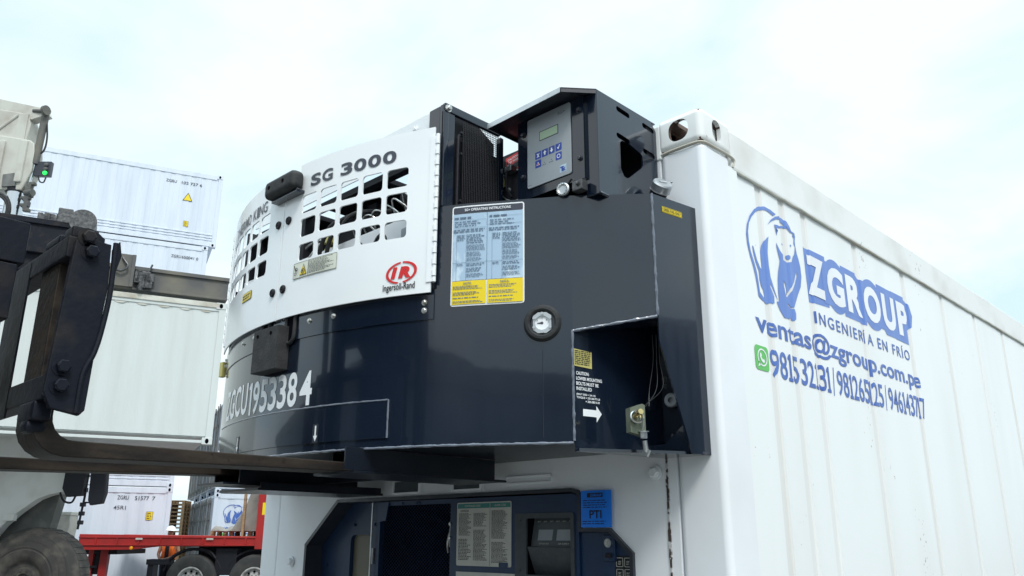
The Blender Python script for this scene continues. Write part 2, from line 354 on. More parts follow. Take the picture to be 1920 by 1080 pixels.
def casting(cx, cy, z0, rail):
    sx = 1 if cx > -1.2 else -1; sy = -1 if cy < 6 else 1
    X0, X1 = (cx-.164, cx+.003) if sx > 0 else (cx-.003, cx+.164)
    Y0, Y1 = (cy-.003, cy+.178) if sy < 0 else (cy-.178, cy+.003)
    a = B(); box(a, X0, X1, Y0, Y1, z0, z0+.118, .022, seg=4)
    cs = []
    t = B(); box(t, X0+.014, X1-.014, Y0+.014, Y1-.014, z0+.014, z0+.104); cs.append(t)
    xm, ym = (X0+X1)/2, (Y0+Y1)/2
    t = xform(curve2d([rr(-.036, -.036, .036, .036, .030, 5)], .08), frame((xm, Y0 if sy < 0 else Y1, z0+.060), (1, 0, 0), (0, 0, 1), (0, -1, 0))); cs.append(t)
    t = xform(curve2d([rr(-.0255, -.038, .0255, .038, .0254, 6)], .08), frame((X1 if sx > 0 else X0, ym, z0+.060), (0, 1, 0), (0, 0, 1), (1, 0, 0))); cs.append(t)
    t = xform(curve2d([rr(-.031, -.062, .031, .062, .030, 5)], .08), frame((xm, ym, z0+(.118 if z0 > 1 else 0)), (1, 0, 0), (0, 1, 0), (0, 0, 1))); cs.append(t)
    for t in cs: bmesh.ops.recalc_face_normals(t, faces=t.faces[:])
    bmesh.ops.recalc_face_normals(a, faces=a.faces[:])
    bo = boolean(a, cs)
    for f in bo.faces:
        c_ = f.calc_center_median()
        if X0+.004 < c_.x < X1-.004 and Y0+.004 < c_.y < Y1-.004 and z0+.004 < c_.z < z0+.114 and (X0+.022 < c_.x < X1-.022 or Y0+.022 < c_.y < Y1-.022 or True) and max(abs(c_.x-xm)/.082, abs(c_.y-ym)/.09, abs(c_.z-z0-.059)/.059) < .93: f.material_index = 1
    return bo
for cx in (0, -W):
    for cy in (0, LEN):
        for z0 in (2.778, .045): obj('corner_casting', casting(cx, cy, z0, 0), [M['cwhite2'], M['rust']], CT)
bm = B(); tube(bm, smoothpts([(-.170, .006, 2.776), (-.1, -.002, 2.775), (-.03, -.002, 2.775), (-.004, .01, 2.775), (.002, .05, 2.774), (.003, .178, 2.774), (-.001, .182, 2.745)], 8), .0045, 6)
obj('casting_weld', bm, M['stain'], CT)
# front wall with the opening for the cooling unit
HOLE = [(-2.05, .5), (-2.05, 1.573), (-1.826, 1.752), (-.543, 1.752), (-.518, 1.745), (-.508, 1.728), (-.508, 1.630), (-.397, 1.630), (-.315, 1.560), (-.315, .5)]
FR = frame((0, 0, 0), (1, 0, 0), (0, 0, 1), (0, -1, 0))
obj('front_wall', plate([[(-2.29, .16), (-.157, .16), (-.157, 2.76), (-2.29, 2.76)], HOLE], .02, frame((0, .012, 0), (1, 0, 0), (0, 0, 1), (0, -1, 0))), M['cfront'], CT)
bm = B(); box(bm, -2.29, -.15, -.002, .10, 2.76, 2.88, .006); obj('front_header', bm, M['cwhite2'], CT)
bm = B(); box(bm, -2.28, -.16, .17, .20, .2, 2.76); obj('bulkhead', bm, M['cfront'], CT)
bm = B(); rng = random.Random(3)
z = .3
while z < 1.9:
    hh = rng.uniform(.02, .09); wd = rng.uniform(.0018, .0045); xo = -.190+rng.uniform(-.0012, .0012); box(bm, xo-wd, xo+wd, -.0015, .004, z, z+hh, 0); z += hh
obj('sealant_strip', bm, M['seal'], CT)
for p in ((-.229, -.001, 1.784), (-2.155, -.001, 1.796), (-2.16, -.001, 1.50)):
    bm = B(); bolt(bm, p, (0, -1, 0), .0155, .014); obj('wall_bolt', bm, M['cfront'], CT)
bm = B(); addto(bm, plate([rr(-.84, 1.776, -.632, 1.801, .009), rr(-.837, 1.779, -.635, 1.798, .007)], .005, frame((0, -.001, 0), (1, 0, 0), (0, 0, 1), (0, -1, 0)), bevel=0))
obj('raised_slot_frame', bm, M['cfront'], CT)
for x0, x1 in ((-1.458, -1.290), (-1.111, -.955)):
    bm = B(); addto(bm, plate([[(x0, 1.760), (x1, 1.760), (x1, 1.815), (x0, 1.815)], [(x0+.008, 1.767), (x1-.008, 1.767), (x1-.008, 1.82-.012), (x0+.008, 1.82-.012)]], .012, frame((0, -.004, 0), (1, 0, 0), (0, 0, 1), (0, -1, 0))))
    fo = obj('forklift_pad_frame', bm, M['cfront'], CT)
    bm = B(); box(bm, x0+.008, x1-.008, -.004, .0, 1.767, 1.808); obj('dark_pad', bm, M['mid'], fo)
# ---- cooling unit
bm = B(); inner = [(-2.035, .5), (-2.035, 1.566), (-1.818, 1.740), (-.548, 1.740), (-.524, 1.733), (-.520, 1.722), (-.520, 1.619), (-.402, 1.619), (-.327, 1.554), (-.327, .5)]
addto(bm, plate([HOLE, inner], .11, frame((0, .045, 0), (1, 0, 0), (0, 0, 1), (0, -1, 0))))
U = obj('refrigeration_unit', bm, M['dark2'], CT)
bm = B(); addto(bm, plate([[(-2.034, .5), (-2.034, 1.566), (-1.818, 1.739), (-1.625, 1.739), (-1.625, .5)], rr(-1.825, 1.2, -1.682, 1.611, .025)], .02, frame((0, .080, 0), (1, 0, 0), (0, 0, 1), (0, -1, 0))))
for q in ((-1.80, 1.652), (-1.66, 1.652), (-1.99, 1.49)): bolt(bm, (q[0], .07, q[1]), (0, -1, 0), .006)
obj('access_panel', bm, M['blue'], U)
bm = B(); box(bm, -1.84, -1.67, .088, .094, 1.2, 1.62); obj('sight_panel', bm, M['olive'], U)
bm = B(); box(bm, -2.03, -.33, .13, .14, .5, 1.74); obj('unit_back', bm, M['void'], U)
bm = B()
addto(bm, plate([[(-1.612, .5), (-1.612, 1.738), (-1.135, 1.738), (-1.135, .5)], [(-1.588, 1.2), (-1.588, 1.70), (-1.54, 1.722), (-1.165, 1.722), (-1.150, 1.70), (-1.150, 1.2)]], .012, frame((0, .045, 0), (1, 0, 0), (0, 0, 1), (0, -1, 0))))
addto(bm, plate([[(-1.60, 1.66), (-1.60, 1.735), (-1.53, 1.735), (-1.545, 1.665)]], .006, frame((0, .036, 0), (1, 0, 0), (0, 0, 1), (0, -1, 0))))
for q in ((-1.45, 1.729), (-1.36, 1.729), (-1.345, 1.729)): bolt(bm, (q[0], .039, q[1]), (0, -1, 0), .004)
obj('fan_door', bm, M['blue'], U)
bm = B()
p = .017
for k in range(-40, 60):      # expanded metal: crossed diagonal strands
    for sgn in (1, -1):
        a = []
        x = -1.588+k*p; z0_, z1_ = 1.36, 1.722; dx = (z1_-z0_)*1.25
        xa, xb = (x, x+dx) if sgn > 0 else (x+dx, x)
        P0 = Vector((xa, z0_)); P1 = Vector((xb, z1_)); t0, t1 = 0, 1
        lo, hi = -1.588, -1.150; d = P1-P0
        ta, tb = sorted(((lo-P0.x)/d.x, (hi-P0.x)/d.x)); t0 = max(0, ta); t1 = min(1, tb)
        if t1-t0 > .02:
            A_, E_ = P0+d*t0, P0+d*t1; cyl(bm, (A_.x, .045+sgn*.0008, A_.y), (E_.x, .045+sgn*.0008, E_.y), .0008, seg=4, caps=False)
obj('expanded_metal_mesh', bm, M['blue'], U)
bm = B(); lathe(bm, (-1.36, .125, 1.46), (0, -1, 0), [(0, .20), (.02, .20), (.035, .215), (.035, .225), (0, .25)], 40); obj('fan_shroud', bm, M['void'], U)
bm = B()
for k in range(5):
    T = Matrix.Translation((-1.36, .095, 1.46)) @ Matrix.Rotation(2*math.pi*k/5, 4, 'Y') @ Matrix.Rotation(.12, 4, 'X')
    t = B(); addto(t, plate([[(-.035, .03), (.035, .03), (.075, .17), (-.05, .185)]], .003, frame((0, 0, 0), (1, 0, 0), (0, 0, 1), (0, -1, 0)))); t.transform(T); join(bm, t)
cyl(bm, (-1.36, .12, 1.46), (-1.36, .085, 1.46), .035)
obj('fan', bm, M['void'], U)  # fan coloured black to stand in for the darkness behind the mesh
bm = B(); tube(bm, smoothpts([(-1.132, .02, 1.66), (-1.128, .005, 1.62), (-1.135, .0, 1.58), (-1.14, .01, 1.55)], 5), .004); tube(bm, [(-1.120, .0, 1.655), (-1.122, .0, 1.57)], .003)
bolt(bm, (-1.118, .0, 1.648), (0, -1, 0), .006); bolt(bm, (-1.118, .0, 1.60), (0, -1, 0), .006)
obj('door_latch', bm, M['zinc'], U)
bm = B(); box(bm, -1.628, -1.616, .03, .045, 1.50, 1.56, .002); box(bm, -1.630, -1.624, .026, .03, 1.2, 1.735); obj('hinge', bm, M['alu'], U)
bm = B()
addto(bm, plate([[(-1.118, .5), (-1.118, 1.735), (-.545, 1.735), (-.524, 1.728), (-.521, 1.715), (-.521, .5)], rr(-.782, 1.30, -.548, 1.668, .006)], .014, frame((0, .004, 0), (1, 0, 0), (0, 0, 1), (0, -1, 0))))
obj('control_door', bm, M['blue'], U)
bm = B()
addto(bm, plate([rr(-.792, 1.29, -.538, 1.678, .008), rr(-.742, 1.488, -.552, 1.662, .004)], .008, frame((0, -.004, 0), (1, 0, 0), (0, 0, 1), (0, -1, 0))))
for q in ((-.768, 1.655), (-.768, 1.50)): bolt(bm, (q[0], -.008, q[1]), (0, -1, 0), .003)
sur = obj('display_surround', bm, M['panelgrey'], U)
bm = B(); v = [bm.verts.new(c) for c in ((-.742, .0, 1.662), (-.742, .0, 1.49), (-.742, .05, 1.49), (-.742, .05, 1.662))]; bm.faces.new(v)
box(bm, -.745, -.55, .05, .056, 1.48, 1.67); obj('recess_lining', bm, M['void'], sur)
bm = B(); Tt = Matrix.Translation((-.648, .022, 1.620)) @ Matrix.Rotation(rad(-12), 4, 'X')
box(bm, -.088, .095, -.003, .003, -.048, .045, .001, T=Tt); obj('display_window', bm, M['mid'], sur)
bm = B()
for a in (-.060, .020): box(bm, a, a+.062, -.0042, -.0036, -.028, .006, 0, T=Tt)
obj('screen', bm, M['ctrl'], sur)
bm = B()
for k in range(6): addto(bm, xform(text2d('SET', -.07+k*.027, -.055+k*.027, .030, .034, .01), lambda u, v, h: Tt @ Vector((u, -.0045, v))))
addto(bm, xform(text2d('RETURN AIR', -.052, -.010, -.041, -.036, .01), lambda u, v, h: Tt @ Vector((u, -.0045, v))))
addto(bm, xform(text2d('AIR SUPPLY', .030, .075, -.041, -.036, .01), lambda u, v, h: Tt @ Vector((u, -.0045, v))))
obj('display_print', bm, M['label'], sur, smooth='keep')
bm = B(); box(bm, -.735, -.555, -.003, .003, -.05, .045, .001, T=Matrix.Translation((0, .012, 1.533)) @ Matrix.Rotation(rad(24), 4, 'X')); obj('keypad_cover', bm, M['panelgrey'], sur)
# service label
bm = B(); rng = random.Random(5); h0 = .0
addto(bm, curve2d([rr(0, 0, .270, .212, .006)], .001)); 
for f in bm.faces: f.material_index = 0
rects(bm, [(.004, .192, .166, .208), (.170, .192, .266, .208)], .0009, 1)
rects(bm, [(.1675, .002, .1688, .210)], .001, 2)
for (xa, xb, ya, yb, rw) in ((.010, .075, .100, .176, 20), (.010, .075, .018, .090, 15), (.086, .155, .130, .176, 12), (.086, .155, .018, .120, 26), (.176, .255, .090, .184, 26), (.176, .255, .012, .080, 18)):
    fineprint(bm, xa, ya, xb, yb, rw, .001, 2, .5, .35, rng)
addto(bm, text2d('CONTROLLER', .018, .062, .180, .1865, .02), 2); addto(bm, text2d('ALARM CODES', .190, .245, .1965, .2035, .01), 0)
addto(bm, text2d('CONTROLLER CODES', .040, .120, .1965, .2035, .01), 0)
for v in bm.verts:
    if abs(v.co.z) < 1e-6: v.co.z = .0012
obj('service_label', xform(bm, frame((-1.081, -.0045, 1.508), (1, 0, 0), (0, 0, 1), (0, -1, 0))), [M['label'], M['teal'], M['blackp']], U, smooth='keep')
bm = B(); box(bm, -.866, -.826, -.010, -.005, 1.508, 1.522, .002); obj('sticker_tab', bm, M['blue'], U)
bm = B(); box(bm, -1.08, -.79, -.006, -.003, 1.20, 1.488); obj('lower_label', bm, M['label'], U)
bm = B(); addto(bm, plate([[(-.519, .5), (-.519, 1.618), (-.403, 1.618), (-.329, 1.553), (-.329, .5)]], .02, frame((0, .014, 0), (1, 0, 0), (0, 0, 1), (0, -1, 0))))
box(bm, -.425, -.382, -.006, .006, 1.535, 1.61, .003); obj('side_cover', bm, M['blue'], U)
bm = B(); lathe(bm, (-.404, -.006, 1.587), (0, -1, 0), [(0, .013), (.006, .013), (.006, .008), (.002, .006), (.002, 0)], 20); obj('key_lock', bm, M['zinc'], U)
bm = B(); box(bm, -.415, -.392, -.012, -.006, 1.545, 1.558, .001); obj('lock_cover', bm, M['black'], U)
bm = B(); txt = [['ON', 'OFF'], ['SET', 'ENT'], ['F1', 'F2']]
for i in range(3):
    for j in range(2):
        x0, z0 = -.385+j*.030, 1.520-i*.032
        addto(bm, plate([rr(x0, z0, x0+.025, z0+.026, .003), rr(x0+.0015, z0+.0015, x0+.0235, z0+.0245, .002)], .0008, frame((0, .0030, 0), (1, 0, 0), (0, 0, 1), (0, -1, 0))), 1)
        for li, (a, b) in enumerate(((.012, .017), (.006, .010))):
            addto(bm, xform(text2d(txt[i][j] if li == 0 else 'KEY', x0+.007, x0+.018, z0+a, z0+b, .02), lambda u, v, h: (u, .0025, v)), 1)
box(bm, -.390, -.326, .0036, .006, 1.44, 1.552, 0, mi=0)
obj('keypad', bm, [M['black'], M['label']], U, smooth='keep')
# hanging inspection tag
TG = thing('inspection_tag', 'bright blue paper inspection tag reading PTI hung over the corner of the cooling unit', 'tag', (-.443, -.015, 1.632), local=False)
bm = B(); n = 6; gr = [[bm.verts.new((-.500+.117*i/n, -.0145-.002*math.sin(i*.9)-.0015*(1-j/n), 1.632+.109*j/n)) for j in range(n+1)] for i in range(n+1)]
for i in range(n):
    for j in range(n): bm.faces.new((gr[i][j], gr[i+1][j], gr[i+1][j+1], gr[i][j+1]))
ext = bmesh.ops.extrude_face_region(bm, geom=bm.faces[:]); [setattr(v.co, 'y', v.co.y-.001) for v in ext['geom'] if isinstance(v, bmesh.types.BMVert)]
obj('paper', bm, M['tag'], TG)
bm = B(); rng = random.Random(2)
rects(bm, [(.028, .088, .088, .101)], 0, 0)
for (a, b) in ((.030, .034),): pass
addto(bm, text2d('PTI', .036, .082, .026, .050, .015)); fineprint(bm, .012, .056, .106, .083, 4, 0, 0, .35, .1, rng); fineprint(bm, .008, .008, .108, .022, 2, 0, 0, .3, .2, rng)
obj('tag_print', xform(bm, frame((-.500, -.0195, 1.632), (1, 0, 0), (0, 0, 1), (0, -1, 0))), M['navyc'], TG, smooth='keep')
bm = B(); addto(bm, xform(text2d('ZGROUP', -.460, -.415, 1.723, 1.730, .03), lambda u, v, h: (u, -.0200, v)))
obj('tag_logo', bm, M['tag'], TG, smooth='keep')

# ---- writing on the long side:  (y, z) -> the panel, following its grooves
def side(off): return lambda u, v, h: (gx(u)+off+h, u, v)
def sidepart(name, bm, m, off=.0015, label=None):
    return obj(name, xform(bm, side(off), GC), m, CT, smooth='keep', label=label)
BEAR = dict(
back=[(.472,2.67),(.437,2.675),(.394,2.675),(.358,2.666),(.317,2.643),(.283,2.611),(.259,2.574),(.249,2.538),(.251,2.504),(.263,2.466),(.279,2.432),(.288,2.401),(.294,2.365),(.297,2.339),(.32,2.33),(.341,2.326),(.334,2.339),(.326,2.344),(.308,2.356),(.305,2.384),(.299,2.42),(.287,2.451),(.27,2.484),(.263,2.516),(.263,2.55),(.274,2.583),(.295,2.61),(.324,2.635),(.361,2.654),(.396,2.663),(.426,2.662),(.45,2.657)],
shoulder=[(.405,2.614),(.431,2.638),(.465,2.659),(.499,2.671),(.526,2.67),(.553,2.664),(.569,2.652),(.58,2.637),(.565,2.635),(.543,2.641),(.527,2.65),(.504,2.653),(.496,2.657),(.473,2.652),(.439,2.636)],
head=[(.453,2.627),(.473,2.631),(.493,2.632),(.516,2.641),(.544,2.645),(.561,2.639),(.584,2.637),(.603,2.636),(.607,2.623),(.6,2.605),(.6,2.589),(.606,2.561),(.616,2.54),(.624,2.515),(.625,2.479),(.611,2.439),(.581,2.402),(.544,2.35),(.524,2.351),(.508,2.36),(.499,2.375),(.535,2.401),(.566,2.438),(.589,2.475),(.586,2.488),(.563,2.447),(.533,2.413),(.497,2.384),(.498,2.406),(.491,2.426),(.483,2.433),(.483,2.411),(.491,2.383),(.503,2.355),(.523,2.346),(.546,2.346),(.554,2.331),(.55,2.311),(.537,2.303),(.522,2.303),(.516,2.313),(.507,2.302),(.494,2.3),(.488,2.303),(.465,2.299),(.454,2.307),(.435,2.322),(.418,2.346),(.436,2.35),(.436,2.384),(.441,2.428),(.451,2.46),(.47,2.5),(.462,2.524),(.455,2.545),(.456,2.562),(.465,2.552),(.48,2.538),(.498,2.529),(.508,2.514),(.53,2.51),(.559,2.517),(.571,2.538),(.587,2.554),(.598,2.582),(.589,2.593),(.596,2.618),(.592,2.629),(.569,2.629),(.547,2.637),(.519,2.634),(.49,2.623),(.472,2.623),(.474,2.612),(.465,2.59),(.458,2.608)],
leg=[(.403,2.57),(.383,2.556),(.355,2.527),(.339,2.497),(.334,2.471),(.338,2.434),(.323,2.443),(.307,2.464),(.29,2.506),(.283,2.507),(.286,2.484),(.297,2.453),(.313,2.428),(.313,2.399),(.318,2.379),(.331,2.367),(.336,2.35),(.333,2.324),(.348,2.327),(.36,2.326),(.374,2.333),(.388,2.331),(.395,2.337),(.402,2.336),(.404,2.36),(.394,2.375),(.382,2.389),(.386,2.4),(.4,2.384),(.417,2.363),(.429,2.349),(.422,2.364),(.406,2.394),(.391,2.425),(.386,2.466),(.386,2.509),(.394,2.542)],
ear1=[(.466,2.614),(.479,2.613),(.467,2.599)], ear2=[(.583,2.623),(.593,2.624),(.591,2.613)],
eye1=[(.5,2.573),(.509,2.574),(.513,2.568),(.504,2.567)], eye2=[(.559,2.581),(.567,2.583),(.569,2.577),(.56,2.575)],
nose=[(.524,2.532),(.541,2.539),(.554,2.538),(.554,2.53),(.54,2.521),(.526,2.523)])
bm = B()
for k, v in BEAR.items(): addto(bm, curve2d([v]))
sidepart('bear_emblem', bm, M['logo'])
LET = [('Z', .680, .815), ('G', .838, .985), ('R', 1.008, 1.155), ('O', 1.172, 1.340), ('U', 1.362, 1.500), ('P', 1.525, 1.655)]
bm = B(); bw = B()
for k, (ch, a, b) in enumerate(LET): addto(bw, text2d(ch, a, b, 2.430, 2.580, .05))
shapes = [[(.664, 2.602), (.838, 2.606), (.838, 2.408), (.668, 2.398), (.664, 2.50)], circ(.915, 2.506, .108, 30, .106), [(.975, 2.606), (1.12, 2.606), (1.18, 2.57), (1.18, 2.404), (.975, 2.404)],
          circ(1.258, 2.505, .120, 34, .106), [(1.325, 2.610), (1.56, 2.610), (1.56, 2.46), (1.50, 2.404), (1.38, 2.402), (1.335, 2.45)], [(1.48, 2.612), (1.62, 2.614), (1.69, 2.59), (1.715, 2.545), (1.69, 2.49), (1.632, 2.465), (1.632, 2.400), (1.48, 2.402)], [(.80, 2.42), (1.60, 2.42), (1.60, 2.59), (.80, 2.59)]]
for k, L_ in enumerate(shapes):
    t = curve2d([L_]); [setattr(v.co, 'z', .00012*k) for v in t.verts]; addto(bm, t)
sidepart('name_outline', bm, M['logo'], .0006)
sidepart('name_letters', bw, M['cfront'], .0024)
bm = B(); addto(bm, text2d('INGENIERÍA EN FRÍO', .706, 1.612, 2.327, 2.383, .012, space=1.25)); sidepart('slogan_lettering', bm, M['logod'])
bm = B(); addto(bm, text2d('ventas@zgroup.com.pe', .262, 1.70, 2.199, 2.292, .02)); sidepart('address_lettering', bm, M['logod'])
bm = B(); addto(bm, cells('981532131', .346, .772, 2.087, 2.178, .012, foot=True)); addto(bm, text2d('/', .790, .810, 2.080, 2.183, 0))
addto(bm, cells('981265125', .830, 1.252, 2.087, 2.178, .012, foot=True)); addto(bm, text2d('/', 1.268, 1.288, 2.080, 2.183, 0))
addto(bm, cells('946143717', 1.308, 1.715, 2.087, 2.178, .012, foot=True)); sidepart('phone_lettering', bm, M['logod'])
bm = B(); addto(bm, curve2d([rr(.240, 2.097, .326, 2.175, .014)])); ic = sidepart('message_icon', bm, M['green'])
bm = B()
for v in [curve2d([circ(.284, 2.138, .031, 28, .028), circ(.284, 2.138, .026, 28, .0235)]), curve2d([[(.254, 2.106), (.272, 2.113), (.262, 2.125)]]),
          curve2d([[(.270, 2.150), (.277, 2.152), (.281, 2.144), (.277, 2.139), (.286, 2.131), (.291, 2.134), (.298, 2.129), (.295, 2.123), (.288, 2.121), (.277, 2.127), (.269, 2.138)]])]: addto(bm, v)
obj('handset_mark', xform(bm, side(.0025), GC), M['whitep'], ic, smooth='keep')

# ================================================================== the clip-on generator set
GS = thing('generator_set', 'dark slate and white generator set clipped high onto the container front wall', 'generator', (-1.219, -.34, 1.82), local=False)
XC, YC, RR = -1.219, .765, 1.455
A0 = math.asin(.719/RR); SA = .723; SB = SA+2*A0*RR; STOT = SB+SA; SM = STOT/2
def plan(s):
    """point and outward normal on the bow-shaped front, s metres along it from the right rear edge"""
    if s > SM:
        x, y, nx, ny = plan(STOT-s); return 2*XC-x, y, -nx, ny
    def seg(p, q, t): d = Vector((q[0]-p[0], q[1]-p[1])).normalized(); return p[0]+d.x*t, p[1]+d.y*t, -d.y, d.x
    if s < .187: x, y, a, b = seg((-.04, 0), (-.068, -.185), s)
    elif s < .425: x, y, a, b = seg((-.068, -.185), (-.25, -.338), s-.187)
    elif s < SA: x, y, a, b = seg((-.25, -.338), (-.5, -.5), s-.425)
    else:
        t = A0-(s-SA)/RR; return XC+RR*math.sin(t), YC-RR*math.cos(t), math.sin(t), -math.cos(t)
    return x, y, -a if a < 0 else a, -abs(b) if s > .187 else b
def _n(s):
    e = 1e-4; x0, y0 = plan(s-e)[:2]; x1, y1 = plan(s+e)[:2]; d = Vector((x1-x0, y1-y0)).normalized(); return Vector((-d.y, d.x))
def gp(s, z, h=0):
    x, y = plan(s)[:2]; n = _n(s)
    if n.dot(Vector((x-XC, y-1.2))) < 0: n = -n
    return Vector((x+n.x*h, y+n.y*h, z))
def gmap(off, z0=0): return lambda u, v, h: gp(SM-u, v+z0, off+h)      # u runs to the right across the front
def U_(s): return SM-s
CUTS = [-1.1+.02*k for k in range(111)]
CUTS2 = CUTS
def shell(s0, s1, z0, z1, off=0, th=.004, n=None):
    bm = B(); n = n or max(1, int(abs(s1-s0)/.03)); vs = []
    for i in range(n+1):
        s = s0+(s1-s0)*i/n; vs.append([bm.verts.new(gp(s, z, off+h)) for z, h in ((z0, 0), (z1, 0), (z1, -th), (z0, -th))])
    for i in range(n):
        for a, b in ((0, 1), (1, 2), (2, 3), (3, 0)): bm.faces.new((vs[i][a], vs[i][b], vs[i+1][b], vs[i+1][a]))
    bm.faces.new(vs[0]); bm.faces.new(vs[-1][::-1]); return bm
def bead(pts, r=.0045, step=.006, rng=random.Random(9)):
    P = []
    for a, b in zip(pts, pts[1:]):
        a, b = Vector(a), Vector(b); n = max(1, int((b-a).length/step)); P += [a+(b-a)*i/n for i in range(n)]
    P.append(Vector(pts[-1])); bm = B(); rings = []; px = None
    for i, p in enumerate(P):
        d = (P[min(i+1, len(P)-1)]-P[max(i-1, 0)]).normalized()
        if px is None: x, y, _ = basis(d)
        else: x = (px-d*px.dot(d)).normalized(); y = d.cross(x)
        px = x; r_ = r*(.78+.12*math.sin(i*.7)+rng.uniform(-.13, .13)); j = Vector((rng.uniform(-1, 1), rng.uniform(-1, 1), rng.uniform(-1, 1)))*.0005
        rings.append([bm.verts.new(p+j+(x*math.cos(2*math.pi*k/8)+y*math.sin(2*math.pi*k/8))*r_) for k in range(8)])
    for a, b in zip(rings, rings[1:]):
        for k in range(8): bm.faces.new((a[k], a[(k+1) % 8], b[(k+1) % 8], b[k]))
    return bm
ZT, ZB = 2.56, 1.847
# --- lower shell (the fuel tank and belly)
bm = B()
DOOR0, DOOR1 = .838, STOT-.838
for (s0, s1, z1) in ((.425, DOOR0-.012, ZT), (DOOR0-.012, DOOR1+.012, 2.30), (DOOR1+.012, STOT-.425, ZT)): join(bm, shell(s0, s1, ZB, z1))
for sg in (0, 1):     # the two chamfered corners, each cut away below for the mounting pocket
    f_ = (lambda s: s) if sg == 0 else (lambda s: STOT-s)
    for L_ in ([(.187, 2.192), (.187, ZT), (.425, ZT), (.425, 2.153)], [(.0, 1.822), (.0, ZT), (.187, ZT), (.187, 2.122), (.077, 1.822)]):
        t = curve2d([L_], .005); xform(t, lambda u, v, h: gp(f_(min(max(u, .0005), .4249 if u > .3 else .1869 if u < .187001 and L_[0][0] == 0 else u)), v, h-.0025)); join(bm, t)
T_ = obj('fuel_tank', bm, M['dark'], GS, smooth=25)
# tank top, belly plate and pocket linings
def slab(pts, z, th, x=None):
    return plate([pts], th, frame((0, 0, z), (1, 0, 0), (0, 1, 0), (0, 0, 1)))
Pp = [tuple(gp(s, 0, -.003)[:2]) for s in [.002, .18, .19, .42, .43]+[SA+(SB-SA)*i/40 for i in range(41)]+[STOT-.43, STOT-.42, STOT-.19, STOT-.18, STOT-.002]]
pt_ = [p for p in Pp if p[0] > -.60]+[(-.60, 0)]
obj('tank_top', slab(pt_, 2.556, .006), M['dark'], GS); obj('tank_top', slab([(2*XC-p[0], p[1]) for p in pt_], 2.556, .006), M['dark'], GS)
bel = [(-.19, -.004), (-.25, -.338)]+[p for p in Pp if -.26 > p[0] > 2*XC+.26]+[(2*XC+.25, -.338), (2*XC+.19, -.004)]
bm = B(); addto(bm, slab(bel, ZB+.004, .006)); obj('belly_plate', bm, M['under'], GS)
for k in (1, -1):
    bm = B(); X = (lambda x: x) if k == 1 else (lambda x: 2*XC-x)
    v = [bm.verts.new(c) for c in ((X(-.25), -.338, 1.832), (X(-.25), -.338, 2.153), (X(-.188), -.005, 2.20), (X(-.188), -.005, 1.832))]; bm.faces.new(v)
    v = [bm.verts.new(c) for c in ((X(-.25), -.338, 2.153), (X(-.07), -.187, 2.192), (X(-.045), -.004, 2.20), (X(-.188), -.005, 2.20))]; bm.faces.new(v)
    v = [bm.verts.new(c) for c in ((X(-.19), -.006, 1.822), (X(-.042), -.006, 1.822), (X(-.042), -.006, 2.21), (X(-.19), -.006, 2.21))]; bm.faces.new(v)
    obj('mounting_pocket', bm, M['dark'], GS, smooth='keep')

bm = B(); addto(bm, slab([(-.25, -.338), (-.235, -.338), (-.075, -.075), (-.042, -.03), (-.042, -.004), (-.19, -.004)], 1.826, .008)); 
addto(bm, plate([[(-.205, 1.83), (-.06, 1.83), (-.06, 1.905), (-.085, 1.905), (-.15, 1.855), (-.205, 1.855)]], .006, frame((0, -.06, 0), (1, 0, 0), (0, 0, 1), (0, -1, 0))))
obj('pocket_floor', bm, M['dark'], GS)
bm = B()
join(bm, bead([gp(s, 2.153+(s-.425)*(2.192-2.153)/(.187-.425), .001) for s in (.425, .34, .26, .19)], .0055))
join(bm, bead([gp(.426, z, .001) for z in (2.155, 1.85)], .005)); join(bm, bead([gp(.189, z, .001) for z in (2.195, 2.56)], .005))
obj('pocket_weld', bm, M['weld'], GS)
bm = bead([gp(s, ZB-.002, .0) for s in [.428+i*.03 for i in range(int((STOT-.856)/.03))]], .0048); obj('belly_weld', bm, M['weld'], GS)
# doubler band along the belly with its weld
S1, S2 = .968, STOT-.968
bm = shell(S1, S2, 1.872, 1.981, .004, .006); obj('doubler_band', bm, M['dark'], GS)
bm = bead([gp(S1, 1.872, .004), gp(S1, 1.981, .004)]+[gp(S1+(S2-S1)*i/50, 1.981, .003) for i in range(1, 51)], .0036); obj('band_weld', bm, M['weld'], GS)
bm = shell(.832, STOT-.832, 2.209, 2.286, .0035, .004); obj('kick_strip', bm, M['dark'], GS)
for k in (1, -1):
    for s, z in ((.862, 2.261), (.862, 2.237), (1.195, 2.259), (1.304, 2.260)):
        s_ = s if k == 1 else STOT-s; n = _n(s_); p = gp(s_, z, .003); q = gp(s_, z, .01)-p
        bm = B(); bolt(bm, p, q, .0062, .006); obj('cap_bolt', bm, M['zinc'], GS)
# U-shaped slot with rubber trim
for k in (1, -1):
    sc = 1.398 if k == 1 else STOT-1.398
    bm = B(); addto(bm, xform(curve2d([[(-.020, .095), (-.020, .02)]+circ(0, .02, .020, 10, a0=180, a1=360)+[(.020, .02), (.020, .095)]], .002), lambda u, v, h: gp(sc-u, 2.205+v, .0055+h)))
    o = obj('hose_slot', bm, M['void'], GS)
    bm = B(); tube(bm, smoothpts([gp(sc+.024, 2.296, .007), gp(sc+.024, 2.225, .008), gp(sc+.014, 2.205, .008), gp(sc, 2.200, .008), gp(sc-.014, 2.205, .008), gp(sc-.024, 2.225, .008), gp(sc-.024, 2.296, .007)], 5), .0062); obj('slot_trim', bm, M['rubber'], o)
